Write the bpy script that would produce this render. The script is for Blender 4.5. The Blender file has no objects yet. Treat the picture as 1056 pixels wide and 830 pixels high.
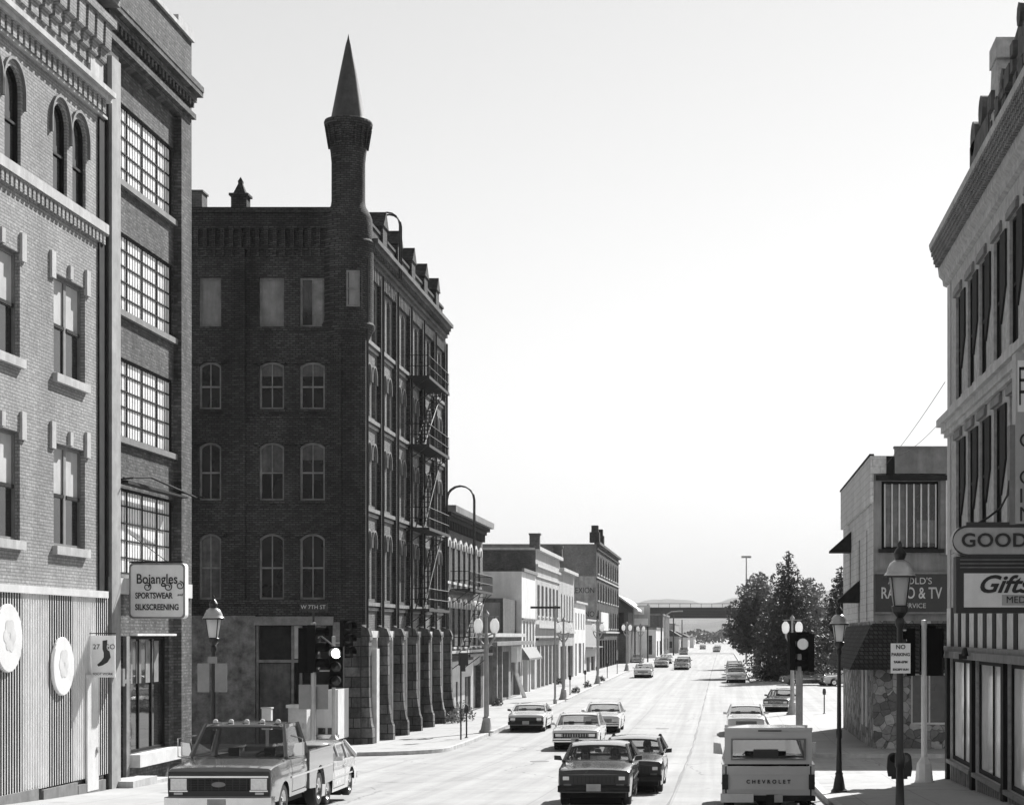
import bpy, bmesh, math, random
from math import sin, cos, pi, radians, sqrt, hypot
from mathutils import Vector, Matrix
random.seed(7)
SC = bpy.context.scene
COL = SC.collection

# ------------------------------------------------------------------ camera, sky, sun, exposure
EYE = 4.0                       # height of the lens above the datum, metres
FPX = 1900.0                    # focal length in picture widths of 1056 px
cam_d = bpy.data.cameras.new('camera'); cam = bpy.data.objects.new('camera', cam_d); COL.objects.link(cam)
cam.location = (0, 0, EYE); cam.rotation_euler = (radians(90), 0, 0)
cam_d.sensor_width = 36.0; cam_d.sensor_fit = 'HORIZONTAL'; cam_d.lens = 36.0 * FPX / 1056.0
cam_d.shift_x = -(745 - 528) / 1056.0; cam_d.shift_y = (655 - 415) / 1056.0   # rising-front view camera
cam_d.clip_start = 0.5; cam_d.clip_end = 9000
SC.camera = cam
SUN_EL, SUN_AZ = radians(39), radians(23)      # ahead of the camera, a little to the right
world = bpy.data.worlds.new('World'); SC.world = world; world.use_nodes = True
wn = world.node_tree.nodes; wl = world.node_tree.links
bg = wn['Background']
sky = wn.new('ShaderNodeTexSky'); sky.sky_type = 'NISHITA'; sky.sun_disc = False
sky.sun_elevation = SUN_EL; sky.sun_rotation = SUN_AZ; sky.air_density = 1.0; sky.dust_density = 0.4
bw = wn.new('ShaderNodeSeparateColor'); wl.new(sky.outputs[0], bw.inputs[0]); wl.new(bw.outputs[2], bg.inputs[0])   # black and white film: it records mostly the blue of the sky
bg.inputs[1].default_value = 0.06
sun_d = bpy.data.lights.new('sun', 'SUN'); sun_d.energy = 5.0; sun_d.angle = radians(0.5); sun_d.color = (1.0, 0.995, 0.985)
sun = bpy.data.objects.new('sun', sun_d); COL.objects.link(sun)
sdir = Vector((sin(SUN_AZ) * cos(SUN_EL), cos(SUN_AZ) * cos(SUN_EL), sin(SUN_EL)))
sun.rotation_euler = sdir.to_track_quat('Z', 'Y').to_euler(); sun.location = (0, 0, 80)
SC.view_settings.view_transform = 'Standard'; SC.view_settings.look = 'None'
SC.view_settings.gamma = 1.0; SC.view_settings.exposure = 0.9
SC.cycles.max_bounces = 6; SC.cycles.transparent_max_bounces = 12
SC.cycles.volume_bounces = 0; SC.cycles.caustics_reflective = False; SC.cycles.caustics_refractive = False

# ------------------------------------------------------------------ survey of the street grade
_G = [(-60, 3.42), (30, 3.42), (34, 3.52), (38, 3.72), (45, 4.0), (76, 4.65), (110, 4.65), (200, 4.2), (5000, 4.2)]
def _gl(y):
    if y <= _G[0][0]: return _G[0][1]
    for (a, ha), (b, hb) in zip(_G, _G[1:]):
        if y <= b: return ha + (hb - ha) * (y - a) / (b - a)
    return _G[-1][1]
def gz(y):                      # road level at distance y
    return EYE - sum(_gl(y + d) for d in (-4, -2, 0, 2, 4)) / 5
KERB = 0.15
def X_(px, Y): return (px - 745) * Y / FPX
def Z_(py, Y): return EYE + (655 - py) * Y / FPX
def Y_(px, X): return X * FPX / (px - 745)

# ------------------------------------------------------------------ materials
MATS = {}
def nmat(name):
    m = bpy.data.materials.new(name); m.use_nodes = True; MATS[name] = m
    return m, m.node_tree.nodes, m.node_tree.links, m.node_tree.nodes['Principled BSDF']
def G3(v): return (v, v, v, 1)
def noise(n, l, vec, scale, detail=4, rough=.6):
    t = n.new('ShaderNodeTexNoise'); t.inputs['Scale'].default_value = scale
    t.inputs['Detail'].default_value = detail; t.inputs['Roughness'].default_value = rough
    if vec is not None: l.new(vec, t.inputs['Vector'])
    return t.outputs[0]
def ramp(n, l, fac, a, b, va, vb):
    r = n.new('ShaderNodeMapRange'); r.inputs[1].default_value = a; r.inputs[2].default_value = b
    r.inputs[3].default_value = va; r.inputs[4].default_value = vb; r.clamp = True
    l.new(fac, r.inputs[0]); return r.outputs[0]
def mmath(n, l, op, a, b=None):
    m = n.new('ShaderNodeMath'); m.operation = op
    for i, v in enumerate((a, b)):
        if v is None: continue
        if isinstance(v, (int, float)): m.inputs[i].default_value = v
        else: l.new(v, m.inputs[i])
    return m.outputs[0]
def plain(name, v, rough=.7, metal=0., var=.25, scale=3., bump=.0, bscale=30., spec=.5, stain=0.):
    if name in MATS: return MATS[name]
    m, n, l, p = nmat(name)
    tc = n.new('ShaderNodeTexCoord').outputs['Object']
    f = noise(n, l, tc, scale, 6, .65)
    val = ramp(n, l, f, .3, .7, v * (1 - var), v * (1 + var))
    if stain:
        mp = n.new('ShaderNodeMapping'); mp.inputs['Scale'].default_value = (1.3, 1.3, .18); l.new(tc, mp.inputs[0])
        s = noise(n, l, mp.outputs[0], 1.6, 5, .7)
        val = mmath(n, l, 'MULTIPLY', val, ramp(n, l, s, .38, .62, 1 - stain, 1.0))
    l.new(val, p.inputs['Base Color'])
    p.inputs['Roughness'].default_value = rough; p.inputs['Metallic'].default_value = metal
    p.inputs['Specular IOR Level'].default_value = spec
    if bump:
        b = n.new('ShaderNodeBump'); b.inputs['Strength'].default_value = bump; b.inputs['Distance'].default_value = .02
        l.new(noise(n, l, tc, bscale, 4, .6), b.inputs['Height']); l.new(b.outputs[0], p.inputs['Normal'])
    return m
def brick(name, c1, c2, mortar, bw_=.24, bh=.075, stain=.35, sscale=.5, bump=.5, ms=.012):
    if name in MATS: return MATS[name]
    m, n, l, p = nmat(name)
    tc = n.new('ShaderNodeTexCoord').outputs['Object']
    sx = n.new('ShaderNodeSeparateXYZ'); l.new(tc, sx.inputs[0])
    u = mmath(n, l, 'ADD', sx.outputs[0], sx.outputs[1])
    cx = n.new('ShaderNodeCombineXYZ'); l.new(u, cx.inputs[0]); l.new(sx.outputs[2], cx.inputs[1])
    t = n.new('ShaderNodeTexBrick'); l.new(cx.outputs[0], t.inputs['Vector'])
    t.inputs['Color1'].default_value = G3(c1); t.inputs['Color2'].default_value = G3(c2); t.inputs['Mortar'].default_value = G3(mortar)
    t.inputs['Scale'].default_value = 1; t.inputs['Brick Width'].default_value = bw_; t.inputs['Row Height'].default_value = bh
    t.inputs['Mortar Size'].default_value = ms; t.inputs['Bias'].default_value = -.1
    mp = n.new('ShaderNodeMapping'); mp.inputs['Scale'].default_value = (1, 1, .35); l.new(tc, mp.inputs[0])
    s = noise(n, l, mp.outputs[0], sscale, 8, .7); s2 = noise(n, l, tc, 9., 4, .6)
    k = mmath(n, l, 'MULTIPLY', ramp(n, l, s, .35, .65, 1 - stain, 1 + stain * .4), ramp(n, l, s2, .3, .7, .8, 1.2))
    mx = n.new('ShaderNodeMix'); mx.data_type = 'RGBA'; mx.blend_type = 'MULTIPLY'; mx.inputs[0].default_value = 1
    l.new(t.outputs[0], mx.inputs[6]); l.new(k, mx.inputs[7]); l.new(mx.outputs[2], p.inputs['Base Color'])
    p.inputs['Roughness'].default_value = .85; p.inputs['Specular IOR Level'].default_value = .25
    b = n.new('ShaderNodeBump'); b.inputs['Strength'].default_value = bump; b.inputs['Distance'].default_value = .02
    l.new(mmath(n, l, 'ADD', mmath(n, l, 'MULTIPLY', t.outputs[1], -1.), s2), b.inputs['Height']); l.new(b.outputs[0], p.inputs['Normal'])
    return m
def glassy(name, v=.02, rough=.06, wob=.04):
    if name in MATS: return MATS[name]
    m, n, l, p = nmat(name)
    tc = n.new('ShaderNodeTexCoord').outputs['Object']
    l.new(ramp(n, l, noise(n, l, tc, 1.1, 3, .5), .3, .7, v * .5, v * 2), p.inputs['Base Color'])
    p.inputs['Roughness'].default_value = rough
    b = n.new('ShaderNodeBump'); b.inputs['Strength'].default_value = wob; b.inputs['Distance'].default_value = .05
    l.new(noise(n, l, tc, 1.6, 2, .5), b.inputs['Height']); l.new(b.outputs[0], p.inputs['Normal'])
    return m
def seethrough(name, tint=.72):
    m, n, l, p = nmat(name); n.remove(p)
    t = n.new('ShaderNodeBsdfTransparent'); t.inputs[0].default_value = G3(tint)
    g = n.new('ShaderNodeBsdfGlossy'); g.inputs['Color'].default_value = G3(.9); g.inputs['Roughness'].default_value = .04
    f = n.new('ShaderNodeFresnel'); f.inputs[0].default_value = 1.45
    mx = n.new('ShaderNodeMixShader'); l.new(f.outputs[0], mx.inputs[0]); l.new(t.outputs[0], mx.inputs[1]); l.new(g.outputs[0], mx.inputs[2])
    l.new(mx.outputs[0], n['Material Output'].inputs[0]); return m
def emis(name, v, s):
    m, n, l, p = nmat(name); p.inputs['Base Color'].default_value = G3(.8)
    p.inputs['Emission Color'].default_value = G3(v); p.inputs['Emission Strength'].default_value = s; return m
def paint(name, v, rough=.25, coat=1., dirt=.04):
    m, n, l, p = nmat(name)
    tc = n.new('ShaderNodeTexCoord').outputs['Object']
    f = noise(n, l, tc, 2.2, 6, .65)
    l.new(ramp(n, l, f, .3, .7, v * (1 - dirt), v * (1 + dirt * .5)), p.inputs['Base Color'])
    l.new(ramp(n, l, noise(n, l, tc, 6., 5, .6), .3, .7, rough * .95, rough * 1.15), p.inputs['Roughness'])
    p.inputs['Coat Weight'].default_value = coat; p.inputs['Coat Roughness'].default_value = .06; return m
def ground_mat(name, v, kind):
    m, n, l, p = nmat(name)
    tc = n.new('ShaderNodeTexCoord').outputs['Object']
    sx = n.new('ShaderNodeSeparateXYZ'); l.new(tc, sx.inputs[0]); x, y = sx.outputs[0], sx.outputs[1]
    k = ramp(n, l, noise(n, l, tc, .35, 8, .65), .3, .7, .86, 1.1)
    k = mmath(n, l, 'MULTIPLY', k, ramp(n, l, noise(n, l, tc, 6., 6, .7), .3, .7, .9, 1.08))
    mp = n.new('ShaderNodeMapping'); mp.inputs['Scale'].default_value = (2.2, .03, 1); l.new(tc, mp.inputs[0])
    if kind == 'road':
        k = mmath(n, l, 'MULTIPLY', k, ramp(n, l, noise(n, l, mp.outputs[0], .8, 4, .6), .35, .65, .82, 1.05))
        # slab joints across the lanes and along them
        for c, per, w in ((y, 6.1, .012), (x, 3.3, .012)):
            q = mmath(n, l, 'FRACT', mmath(n, l, 'DIVIDE', mmath(n, l, 'ADD', c, 1.19), per))
            d = mmath(n, l, 'MINIMUM', q, mmath(n, l, 'SUBTRACT', 1., q))
            k = mmath(n, l, 'MULTIPLY', k, ramp(n, l, d, w * .25, w * .6, .8 if c is x else .88, 1.))
        v_ = n.new('ShaderNodeTexVoronoi'); v_.feature = 'DISTANCE_TO_EDGE'; v_.inputs['Scale'].default_value = .17
        wv = n.new('ShaderNodeVectorMath'); wv.operation = 'ADD'; nz = n.new('ShaderNodeTexNoise'); nz.inputs['Scale'].default_value = .7; nz.inputs['Detail'].default_value = 6
        l.new(tc, nz.inputs['Vector']); l.new(tc, wv.inputs[0]); l.new(nz.outputs[1], wv.inputs[1]); l.new(wv.outputs[0], v_.inputs['Vector'])
        k = mmath(n, l, 'MULTIPLY', k, ramp(n, l, v_.outputs[0], .001, .006, .6, 1.))
        # oil stains, roughly down the middle of each lane
        k = mmath(n, l, 'MULTIPLY', k, ramp(n, l, noise(n, l, tc, 1.1, 3, .5), .66, .78, 1., .5))
    elif kind == 'walk':
        for c, per in ((y, 1.5), (x, 1.55)):
            q = mmath(n, l, 'FRACT', mmath(n, l, 'DIVIDE', c, per))
            d = mmath(n, l, 'MINIMUM', q, mmath(n, l, 'SUBTRACT', 1., q))
            k = mmath(n, l, 'MULTIPLY', k, ramp(n, l, d, .004, .012, .62, 1.))
        k = mmath(n, l, 'MULTIPLY', k, ramp(n, l, noise(n, l, tc, .9, 3, .5), .6, .72, 1., .72))
    l.new(mmath(n, l, 'MULTIPLY', k, v), p.inputs['Base Color'])
    p.inputs['Roughness'].default_value = .85; p.inputs['Specular IOR Level'].default_value = .3
    b = n.new('ShaderNodeBump'); b.inputs['Strength'].default_value = .35; b.inputs['Distance'].default_value = .01
    l.new(noise(n, l, tc, 25., 4, .6), b.inputs['Height']); l.new(b.outputs[0], p.inputs['Normal'])
    return m

def opal(name, v):
    m, n, l, p = nmat(name); p.inputs['Base Color'].default_value = G3(v); p.inputs['Roughness'].default_value = .2
    t = n.new('ShaderNodeBsdfTranslucent'); t.inputs[0].default_value = G3(v); mx = n.new('ShaderNodeMixShader'); mx.inputs[0].default_value = .65
    l.new(p.outputs[0], mx.inputs[1]); l.new(t.outputs[0], mx.inputs[2]); l.new(mx.outputs[0], n['Material Output'].inputs[0]); return m
M = {}
M['road'] = ground_mat('road_concrete', .34, 'road')
M['side_road'] = ground_mat('side_road_concrete', .35, 'road')
M['walk'] = ground_mat('pavement_concrete', .36, 'walk')
M['ground'] = ground_mat('dusty_ground', .3, 'soil')
M['kerb'] = plain('kerb_stone', .42, .85, var=.3, scale=2)
M['light_brick'] = brick('light_brick', .38, .29, .22, stain=.32, bump=.8)
M['rough_brick'] = brick('rough_brick', .17, .05, .09, bh=.085, stain=.5, sscale=1.5, bump=1., ms=.02)
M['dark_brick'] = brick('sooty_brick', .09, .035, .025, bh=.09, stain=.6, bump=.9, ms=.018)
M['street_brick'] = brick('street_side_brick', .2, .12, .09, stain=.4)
M['block'] = brick('sooty_block_stone', .17, .06, .03, bw_=.8, bh=.42, stain=.65, sscale=1.4, bump=1., ms=.02)
M['mid_brick'] = brick('brown_brick', .15, .09, .08, stain=.45)
M['grey_brick'] = brick('grey_side_brick', .24, .17, .15, stain=.4)
M['pale_brick'] = brick('painted_brick', .5, .44, .36, stain=.25)
M['flag'] = None
M['stone'] = plain('limestone', .5, .85, var=.15, scale=4, bump=.3, stain=.25)
M['dk_stone'] = plain('sooty_stone', .1, .9, var=.5, scale=2.5, bump=.6, bscale=8, stain=.4)
M['old_blind'] = plain('old_blind', .26, .8, var=.25, scale=1.5, stain=.3)
M['streaked'] = plain('streaked_stone', .26, .9, var=.65, scale=3.0, bump=.8, bscale=7, stain=.6)
M['mottled'] = plain('peeling_plaster', .2, .9, var=.6, scale=2.6, bump=.5, bscale=12, stain=.25)
M['trim_dark'] = plain('dark_trim', .03, .8, var=.4, stain=.2, spec=.15)
M['trim_mid'] = plain('grey_trim', .2, .7, var=.25, stain=.25)
M['trim_white'] = plain('white_trim', .68, .55, var=.12, stain=.12)
M['frame_grey'] = plain('weathered_frame', .22, .7, var=.35, stain=.2)
M['frame_white'] = plain('chalky_frame', .55, .7, var=.2)
M['frame_dark'] = plain('black_frame', .016, .7, spec=.15)
M['glass'] = glassy('window_glass', .012, .07)
M['glass_s'] = glassy('shop_glass', .02, .03, .02)
M['glass_far'] = glassy('far_glass', .02, .12)
M['shade'] = plain('window_shade', .5, .8, var=.15, scale=1.2, stain=.15)
M['board'] = plain('plywood_boarding', .12, .85, var=.4, stain=.4)
M['frost'] = plain('fibreglass_light', .85, .5, var=.12, stain=.12)
M['roof'] = plain('tar_roof', .06, .9, var=.3)
M['sid_l'] = plain('pale_corrugated', .74, .45, var=.1, stain=.1)
M['sid_d'] = plain('dark_corrugated', .07, .45, var=.2, stain=.1)
M['steel'] = plain('galvanised_steel', .42, .45, .3, var=.15)
M['black'] = plain('black_enamel', .012, .38, var=.3)
M['black_h'] = plain('signal_housing', .008, .7, spec=.08)
M['black_m'] = plain('black_iron', .015, .6, var=.3)
M['post_grey'] = plain('post_paint', .36, .6, var=.2, stain=.3)
M['sign_w'] = plain('sign_face', .8, .5, var=.08, scale=2, stain=.08)
M['sign_g'] = plain('sign_face_grey', .42, .55, var=.12, stain=.15)
M['sign_b'] = plain('sign_back', .24, .5, .3, var=.15)
M['sign_k'] = plain('sign_black', .02, .5)
M['ink'] = plain('sign_ink', .02, .6)
M['ink_w'] = plain('sign_ink_pale', .5, .6)
M['globe'] = opal('opal_globe', .85)
M['lampglass'] = opal('lantern_glass', .7)
M['hood'] = plain('lantern_hood', .5, .22, .5, var=.2)
M['shingle'] = brick('wood_shingles', .05, .025, .012, bw_=.18, bh=.16, stain=.4, bump=1., ms=.02)
M['clap'] = brick('asbestos_siding', .62, .54, .3, bw_=.6, bh=.28, stain=.2, ms=.008)
M['white_wall'] = plain('white_stucco', .66, .8, var=.12, scale=.8, stain=.15)
M['grey_wall'] = plain('grey_stucco', .25, .85, var=.3, scale=.8, stain=.3)
M['rubber'] = plain('tyre_rubber', .018, .75)
M['chrome'] = plain('chrome', .7, .16, 1., var=.08)
M['under'] = plain('car_underside', .01, .9)
M['seat'] = plain('car_seat', .05, .85)
M['plate'] = plain('licence_plate', .4, .5)
M['hl'] = plain('headlamp_glass', .75, .1, .2, var=.15, scale=20)
M['tail'] = plain('tail_lamp', .03, .15)
M['carglass'] = seethrough('car_glass', .68)
M['skin'] = plain('skin', .3, .6, var=.08)
M['hair'] = plain('hair', .02, .7)
M['shirt'] = plain('shirt_cloth', .12, .85)
M['bark'] = plain('bark', .06, .9, var=.4, scale=9, bump=.6)
M['wire'] = plain('wire', .05, .6)
M['lens'] = plain('signal_lens', .03, .2)
M['lit'] = emis('signal_lit', 1., 2.5)
def leafmat(name, v):
    m, n, l, p = nmat(name)
    tc = n.new('ShaderNodeTexCoord').outputs['Object']
    l.new(ramp(n, l, noise(n, l, tc, .9, 4, .7), .35, .65, v * .55, v * 1.6), p.inputs['Base Color'])
    p.inputs['Roughness'].default_value = .6
    t = n.new('ShaderNodeBsdfTranslucent'); t.inputs[0].default_value = G3(v * 1.2)
    mx = n.new('ShaderNodeMixShader'); mx.inputs[0].default_value = .25
    l.new(p.outputs[0], mx.inputs[1]); l.new(t.outputs[0], mx.inputs[2]); l.new(mx.outputs[0], n['Material Output'].inputs[0])
    return m
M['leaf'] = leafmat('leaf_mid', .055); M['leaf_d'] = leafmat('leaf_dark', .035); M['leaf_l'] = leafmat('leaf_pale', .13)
def flagstone():
    m, n, l, p = nmat('flagstone')
    tc = n.new('ShaderNodeTexCoord').outputs['Object']
    nz = n.new('ShaderNodeTexNoise'); nz.inputs['Scale'].default_value = 2.; l.new(tc, nz.inputs['Vector'])
    wv = n.new('ShaderNodeVectorMath'); wv.operation = 'MULTIPLY_ADD'; l.new(nz.outputs[1], wv.inputs[0]); wv.inputs[1].default_value = (.25, .25, .25); l.new(tc, wv.inputs[2])
    a = n.new('ShaderNodeTexVoronoi'); a.inputs['Scale'].default_value = 3.2; l.new(wv.outputs[0], a.inputs['Vector'])
    e = n.new('ShaderNodeTexVoronoi'); e.feature = 'DISTANCE_TO_EDGE'; e.inputs['Scale'].default_value = 3.2; l.new(wv.outputs[0], e.inputs['Vector'])
    s = n.new('ShaderNodeSeparateColor'); l.new(a.outputs['Color'], s.inputs[0])
    v = mmath(n, l, 'POWER', s.outputs[0], 1.8); v = ramp(n, l, v, 0, 1, .1, .42)
    v = mmath(n, l, 'MULTIPLY', v, ramp(n, l, e.outputs[0], .02, .05, .4, 1.)); v = mmath(n, l, 'MULTIPLY', v, ramp(n, l, noise(n, l, tc, 7, 5), .3, .7, .75, 1.2))
    l.new(v, p.inputs['Base Color']); p.inputs['Roughness'].default_value = .85
    b = n.new('ShaderNodeBump'); b.inputs['Distance'].default_value = .04; l.new(e.outputs[0], b.inputs['Height']); l.new(b.outputs[0], p.inputs['Normal'])
    return m
M['flag'] = flagstone()

# ------------------------------------------------------------------ mesh builder
class MB:
    def __init__(s): s.v = []; s.f = []; s.m = []
    def quad(s, *p, m=0):
        k = len(s.v); s.v += [tuple(q) for q in p]; s.f.append(tuple(range(k, k + len(p)))); s.m.append(m)
    def box(s, x0, x1, y0, y1, z0, z1, m=0):
        k = len(s.v); s.v += [(x, y, z) for z in (z0, z1) for y in (y0, y1) for x in (x0, x1)]
        for f in ((0, 2, 3, 1), (4, 5, 7, 6), (0, 1, 5, 4), (2, 6, 7, 3), (0, 4, 6, 2), (1, 3, 7, 5)):
            s.f.append(tuple(k + i for i in f)); s.m.append(m)
    def prism(s, pts, fn, a, b, m=0):     # pts 2D outline, fn(p, t) -> 3D
        n = len(pts); k = len(s.v)
        s.v += [tuple(fn(p, a)) for p in pts] + [tuple(fn(p, b)) for p in pts]
        s.f.append(tuple(range(k + n - 1, k - 1, -1))); s.f.append(tuple(range(k + n, k + 2 * n))); s.m += [m, m]
        for i in range(n):
            j = (i + 1) % n; s.f.append((k + i, k + j, k + n + j, k + n + i)); s.m.append(m)
    def tube(s, pts, r, n=6, m=0, caps=True):
        pts = [Vector(p) for p in pts]; rs = r if isinstance(r, (list, tuple)) else [r] * len(pts)
        k = len(s.v)
        for i, p in enumerate(pts):
            a = pts[max(i - 1, 0)]; b = pts[min(i + 1, len(pts) - 1)]; t = (b - a).normalized()
            up = Vector((0, 0, 1)) if abs(t.z) < .9 else Vector((0, 1, 0))
            e = t.cross(up).normalized(); f = e.cross(t)
            for j in range(n):
                an = 2 * pi * j / n; s.v.append(tuple(p + (e * cos(an) + f * sin(an)) * rs[i]))
        for i in range(len(pts) - 1):
            for j in range(n):
                a = k + i * n + j; b = k + i * n + (j + 1) % n; s.f.append((a, b, b + n, a + n)); s.m.append(m)
        if caps:
            s.f.append(tuple(k + j for j in range(n))[::-1]); s.f.append(tuple(k + (len(pts) - 1) * n + j for j in range(n))); s.m += [m, m]
    def lathe(s, prof, c=(0, 0, 0), n=16, m=0, axis='z', arc=2 * pi, a0=0):
        k = len(s.v); full = abs(arc - 2 * pi) < 1e-6; nn = n if full else n + 1
        for r, h in prof:
            for j in range(nn):
                a = a0 + arc * j / n
                if axis == 'z': q = (c[0] + r * cos(a), c[1] + r * sin(a), c[2] + h)
                elif axis == 'x': q = (c[0] + h, c[1] + r * cos(a), c[2] + r * sin(a))
                else: q = (c[0] + r * cos(a), c[1] + h, c[2] + r * sin(a))
                s.v.append(q)
        for i in range(len(prof) - 1):
            for j in range(n):
                j2 = (j + 1) % nn if full else j + 1
                s.f.append((k + i * nn + j, k + i * nn + j2, k + (i + 1) * nn + j2, k + (i + 1) * nn + j)); s.m.append(m)
    def build(s, name, mats, parent=None, off=(0, 0, 0), smooth=False):
        me = bpy.data.meshes.new(name)
        o = off
        me.from_pydata([(x - o[0], y - o[1], z - o[2]) for x, y, z in s.v], [], s.f)
        if not isinstance(mats, (list, tuple)): mats = [mats]
        for m in mats: me.materials.append(M[m] if isinstance(m, str) else m)
        if len(mats) > 1: me.polygons.foreach_set('material_index', s.m)
        if smooth:
            me.polygons.foreach_set('use_smooth', [True] * len(me.polygons))
            me.set_sharp_from_angle(angle=radians(smooth if smooth is not True else 35))
        me.update()
        ob = bpy.data.objects.new(name, me); COL.objects.link(ob)
        if parent is not None: ob.parent = parent
        return ob
def tag(o, label=None, cat=None, group=None, kind=None):
    if label: o['label'] = label
    if cat: o['category'] = cat
    if group: o['group'] = group
    if kind: o['kind'] = kind
    return o
def empty(name, loc, label, cat, group=None, rz=0):
    o = bpy.data.objects.new(name, None); COL.objects.link(o); o.location = loc; o.rotation_euler = (0, 0, rz)
    o.empty_display_size = .3
    return tag(o, label, cat, group)
def copy_thing(src, loc, rz, label):
    r = src.copy(); COL.objects.link(r); r.location = loc; r.rotation_euler = (0, 0, rz); r['label'] = label
    for ch in list(src.children):
        c = ch.copy(); COL.objects.link(c); c.parent = r
        for g in list(ch.children):
            d = g.copy(); COL.objects.link(d); d.parent = c
    return r
def struct(name, mb, mat, smooth=False):
    return tag(mb.build(name, mat, smooth=smooth), kind='structure')
def text(body, size, mat, parent, loc, rot=(pi / 2, 0, 0), ext=.006, shear=0, name='lettering', align='CENTER', sx=1., space=1., off=0):
    cu = bpy.data.curves.new('tmp', 'FONT'); cu.body = body; cu.size = size; cu.extrude = ext; cu.shear = shear
    cu.align_x = align; cu.align_y = 'CENTER'; cu.space_character = space; cu.offset = off; cu.resolution_u = 4
    t = bpy.data.objects.new('tmp', cu); COL.objects.link(t)
    dg = bpy.context.evaluated_depsgraph_get(); me = bpy.data.meshes.new_from_object(t.evaluated_get(dg))
    bpy.data.objects.remove(t); bpy.data.curves.remove(cu)
    me.name = name; me.materials.clear(); me.materials.append(M[mat])
    me.transform(Matrix.Diagonal((sx, 1, 1, 1)))
    o = bpy.data.objects.new(name, me); COL.objects.link(o); o.parent = parent; o.location = loc; o.rotation_euler = rot
    return o

# ------------------------------------------------------------------ facades
class Fac:
    """a vertical wall plane: u runs along it, v is height, d is distance out of the wall"""
    def __init__(s, axis, c, sgn): s.a = axis; s.c = c; s.s = sgn
    def __call__(s, u, v, d=0):
        return (s.c + s.s * d, u, v) if s.a == 'x' else (u, s.c + s.s * d, v)
    def box(s, mb, u0, u1, v0, v1, d0, d1, m=0):
        a = s(u0, v0, d0); b = s(u1, v1, d1)
        mb.box(min(a[0], b[0]), max(a[0], b[0]), min(a[1], b[1]), max(a[1], b[1]), min(a[2], b[2]), max(a[2], b[2]), m)
def arch_pts(u0, u1, v1, rise, n=8):          # from right spring over the crown to left spring
    if rise <= 0: return [(u1, v1), (u0, v1)]
    w = (u1 - u0) / 2; c = (u0 + u1) / 2; R = (w * w + rise * rise) / (2 * rise); cy = v1 - R
    a = math.asin(min(1, w / R)); a = a if rise <= w else pi - a
    return [(c + R * sin(a - 2 * a * i / n), cy + R * cos(a - 2 * a * i / n)) for i in range(n + 1)]
def wall_grid(mb, F, u0, u1, v0, v1, ops, depth, m=0, mr=0):
    us = sorted({u0, u1, *[o[0] for o in ops], *[o[1] for o in ops]}); vs = sorted({v0, v1, *[o[2] for o in ops], *[o[3] for o in ops]})
    us = [u for u in us if u0 <= u <= u1]; vs = [v for v in vs if v0 <= v <= v1]
    for a, b in zip(us, us[1:]):
        for c, d in zip(vs, vs[1:]):
            if b - a < 1e-5 or d - c < 1e-5: continue
            um, vm = (a + b) / 2, (c + d) / 2
            if any(o[0] < um < o[1] and o[2] < vm < o[3] for o in ops): continue
            mb.quad(F(a, c), F(b, c), F(b, d), F(a, d), m=m)
    for o in ops:
        a, b, c, d = o[:4]; rise = o[4] if len(o) > 4 else 0
        top = arch_pts(a, b, d, rise)
        if rise > 0:
            h = len(top) // 2
            mb.quad(*[F(*p) for p in ([(b, d)] + [(top[i]) for i in range(h, -1, -1)])], m=m)
            mb.quad(*[F(*p) for p in ([(a, d)] + [(top[i]) for i in range(h, len(top))])], m=m)
        loop = [(a, c), (b, c)] + top
        for p, q in zip(loop, loop[1:] + loop[:1]):
            mb.quad(F(*p), F(*q), F(q[0], q[1], -depth), F(p[0], p[1], -depth), m=mr)
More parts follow.
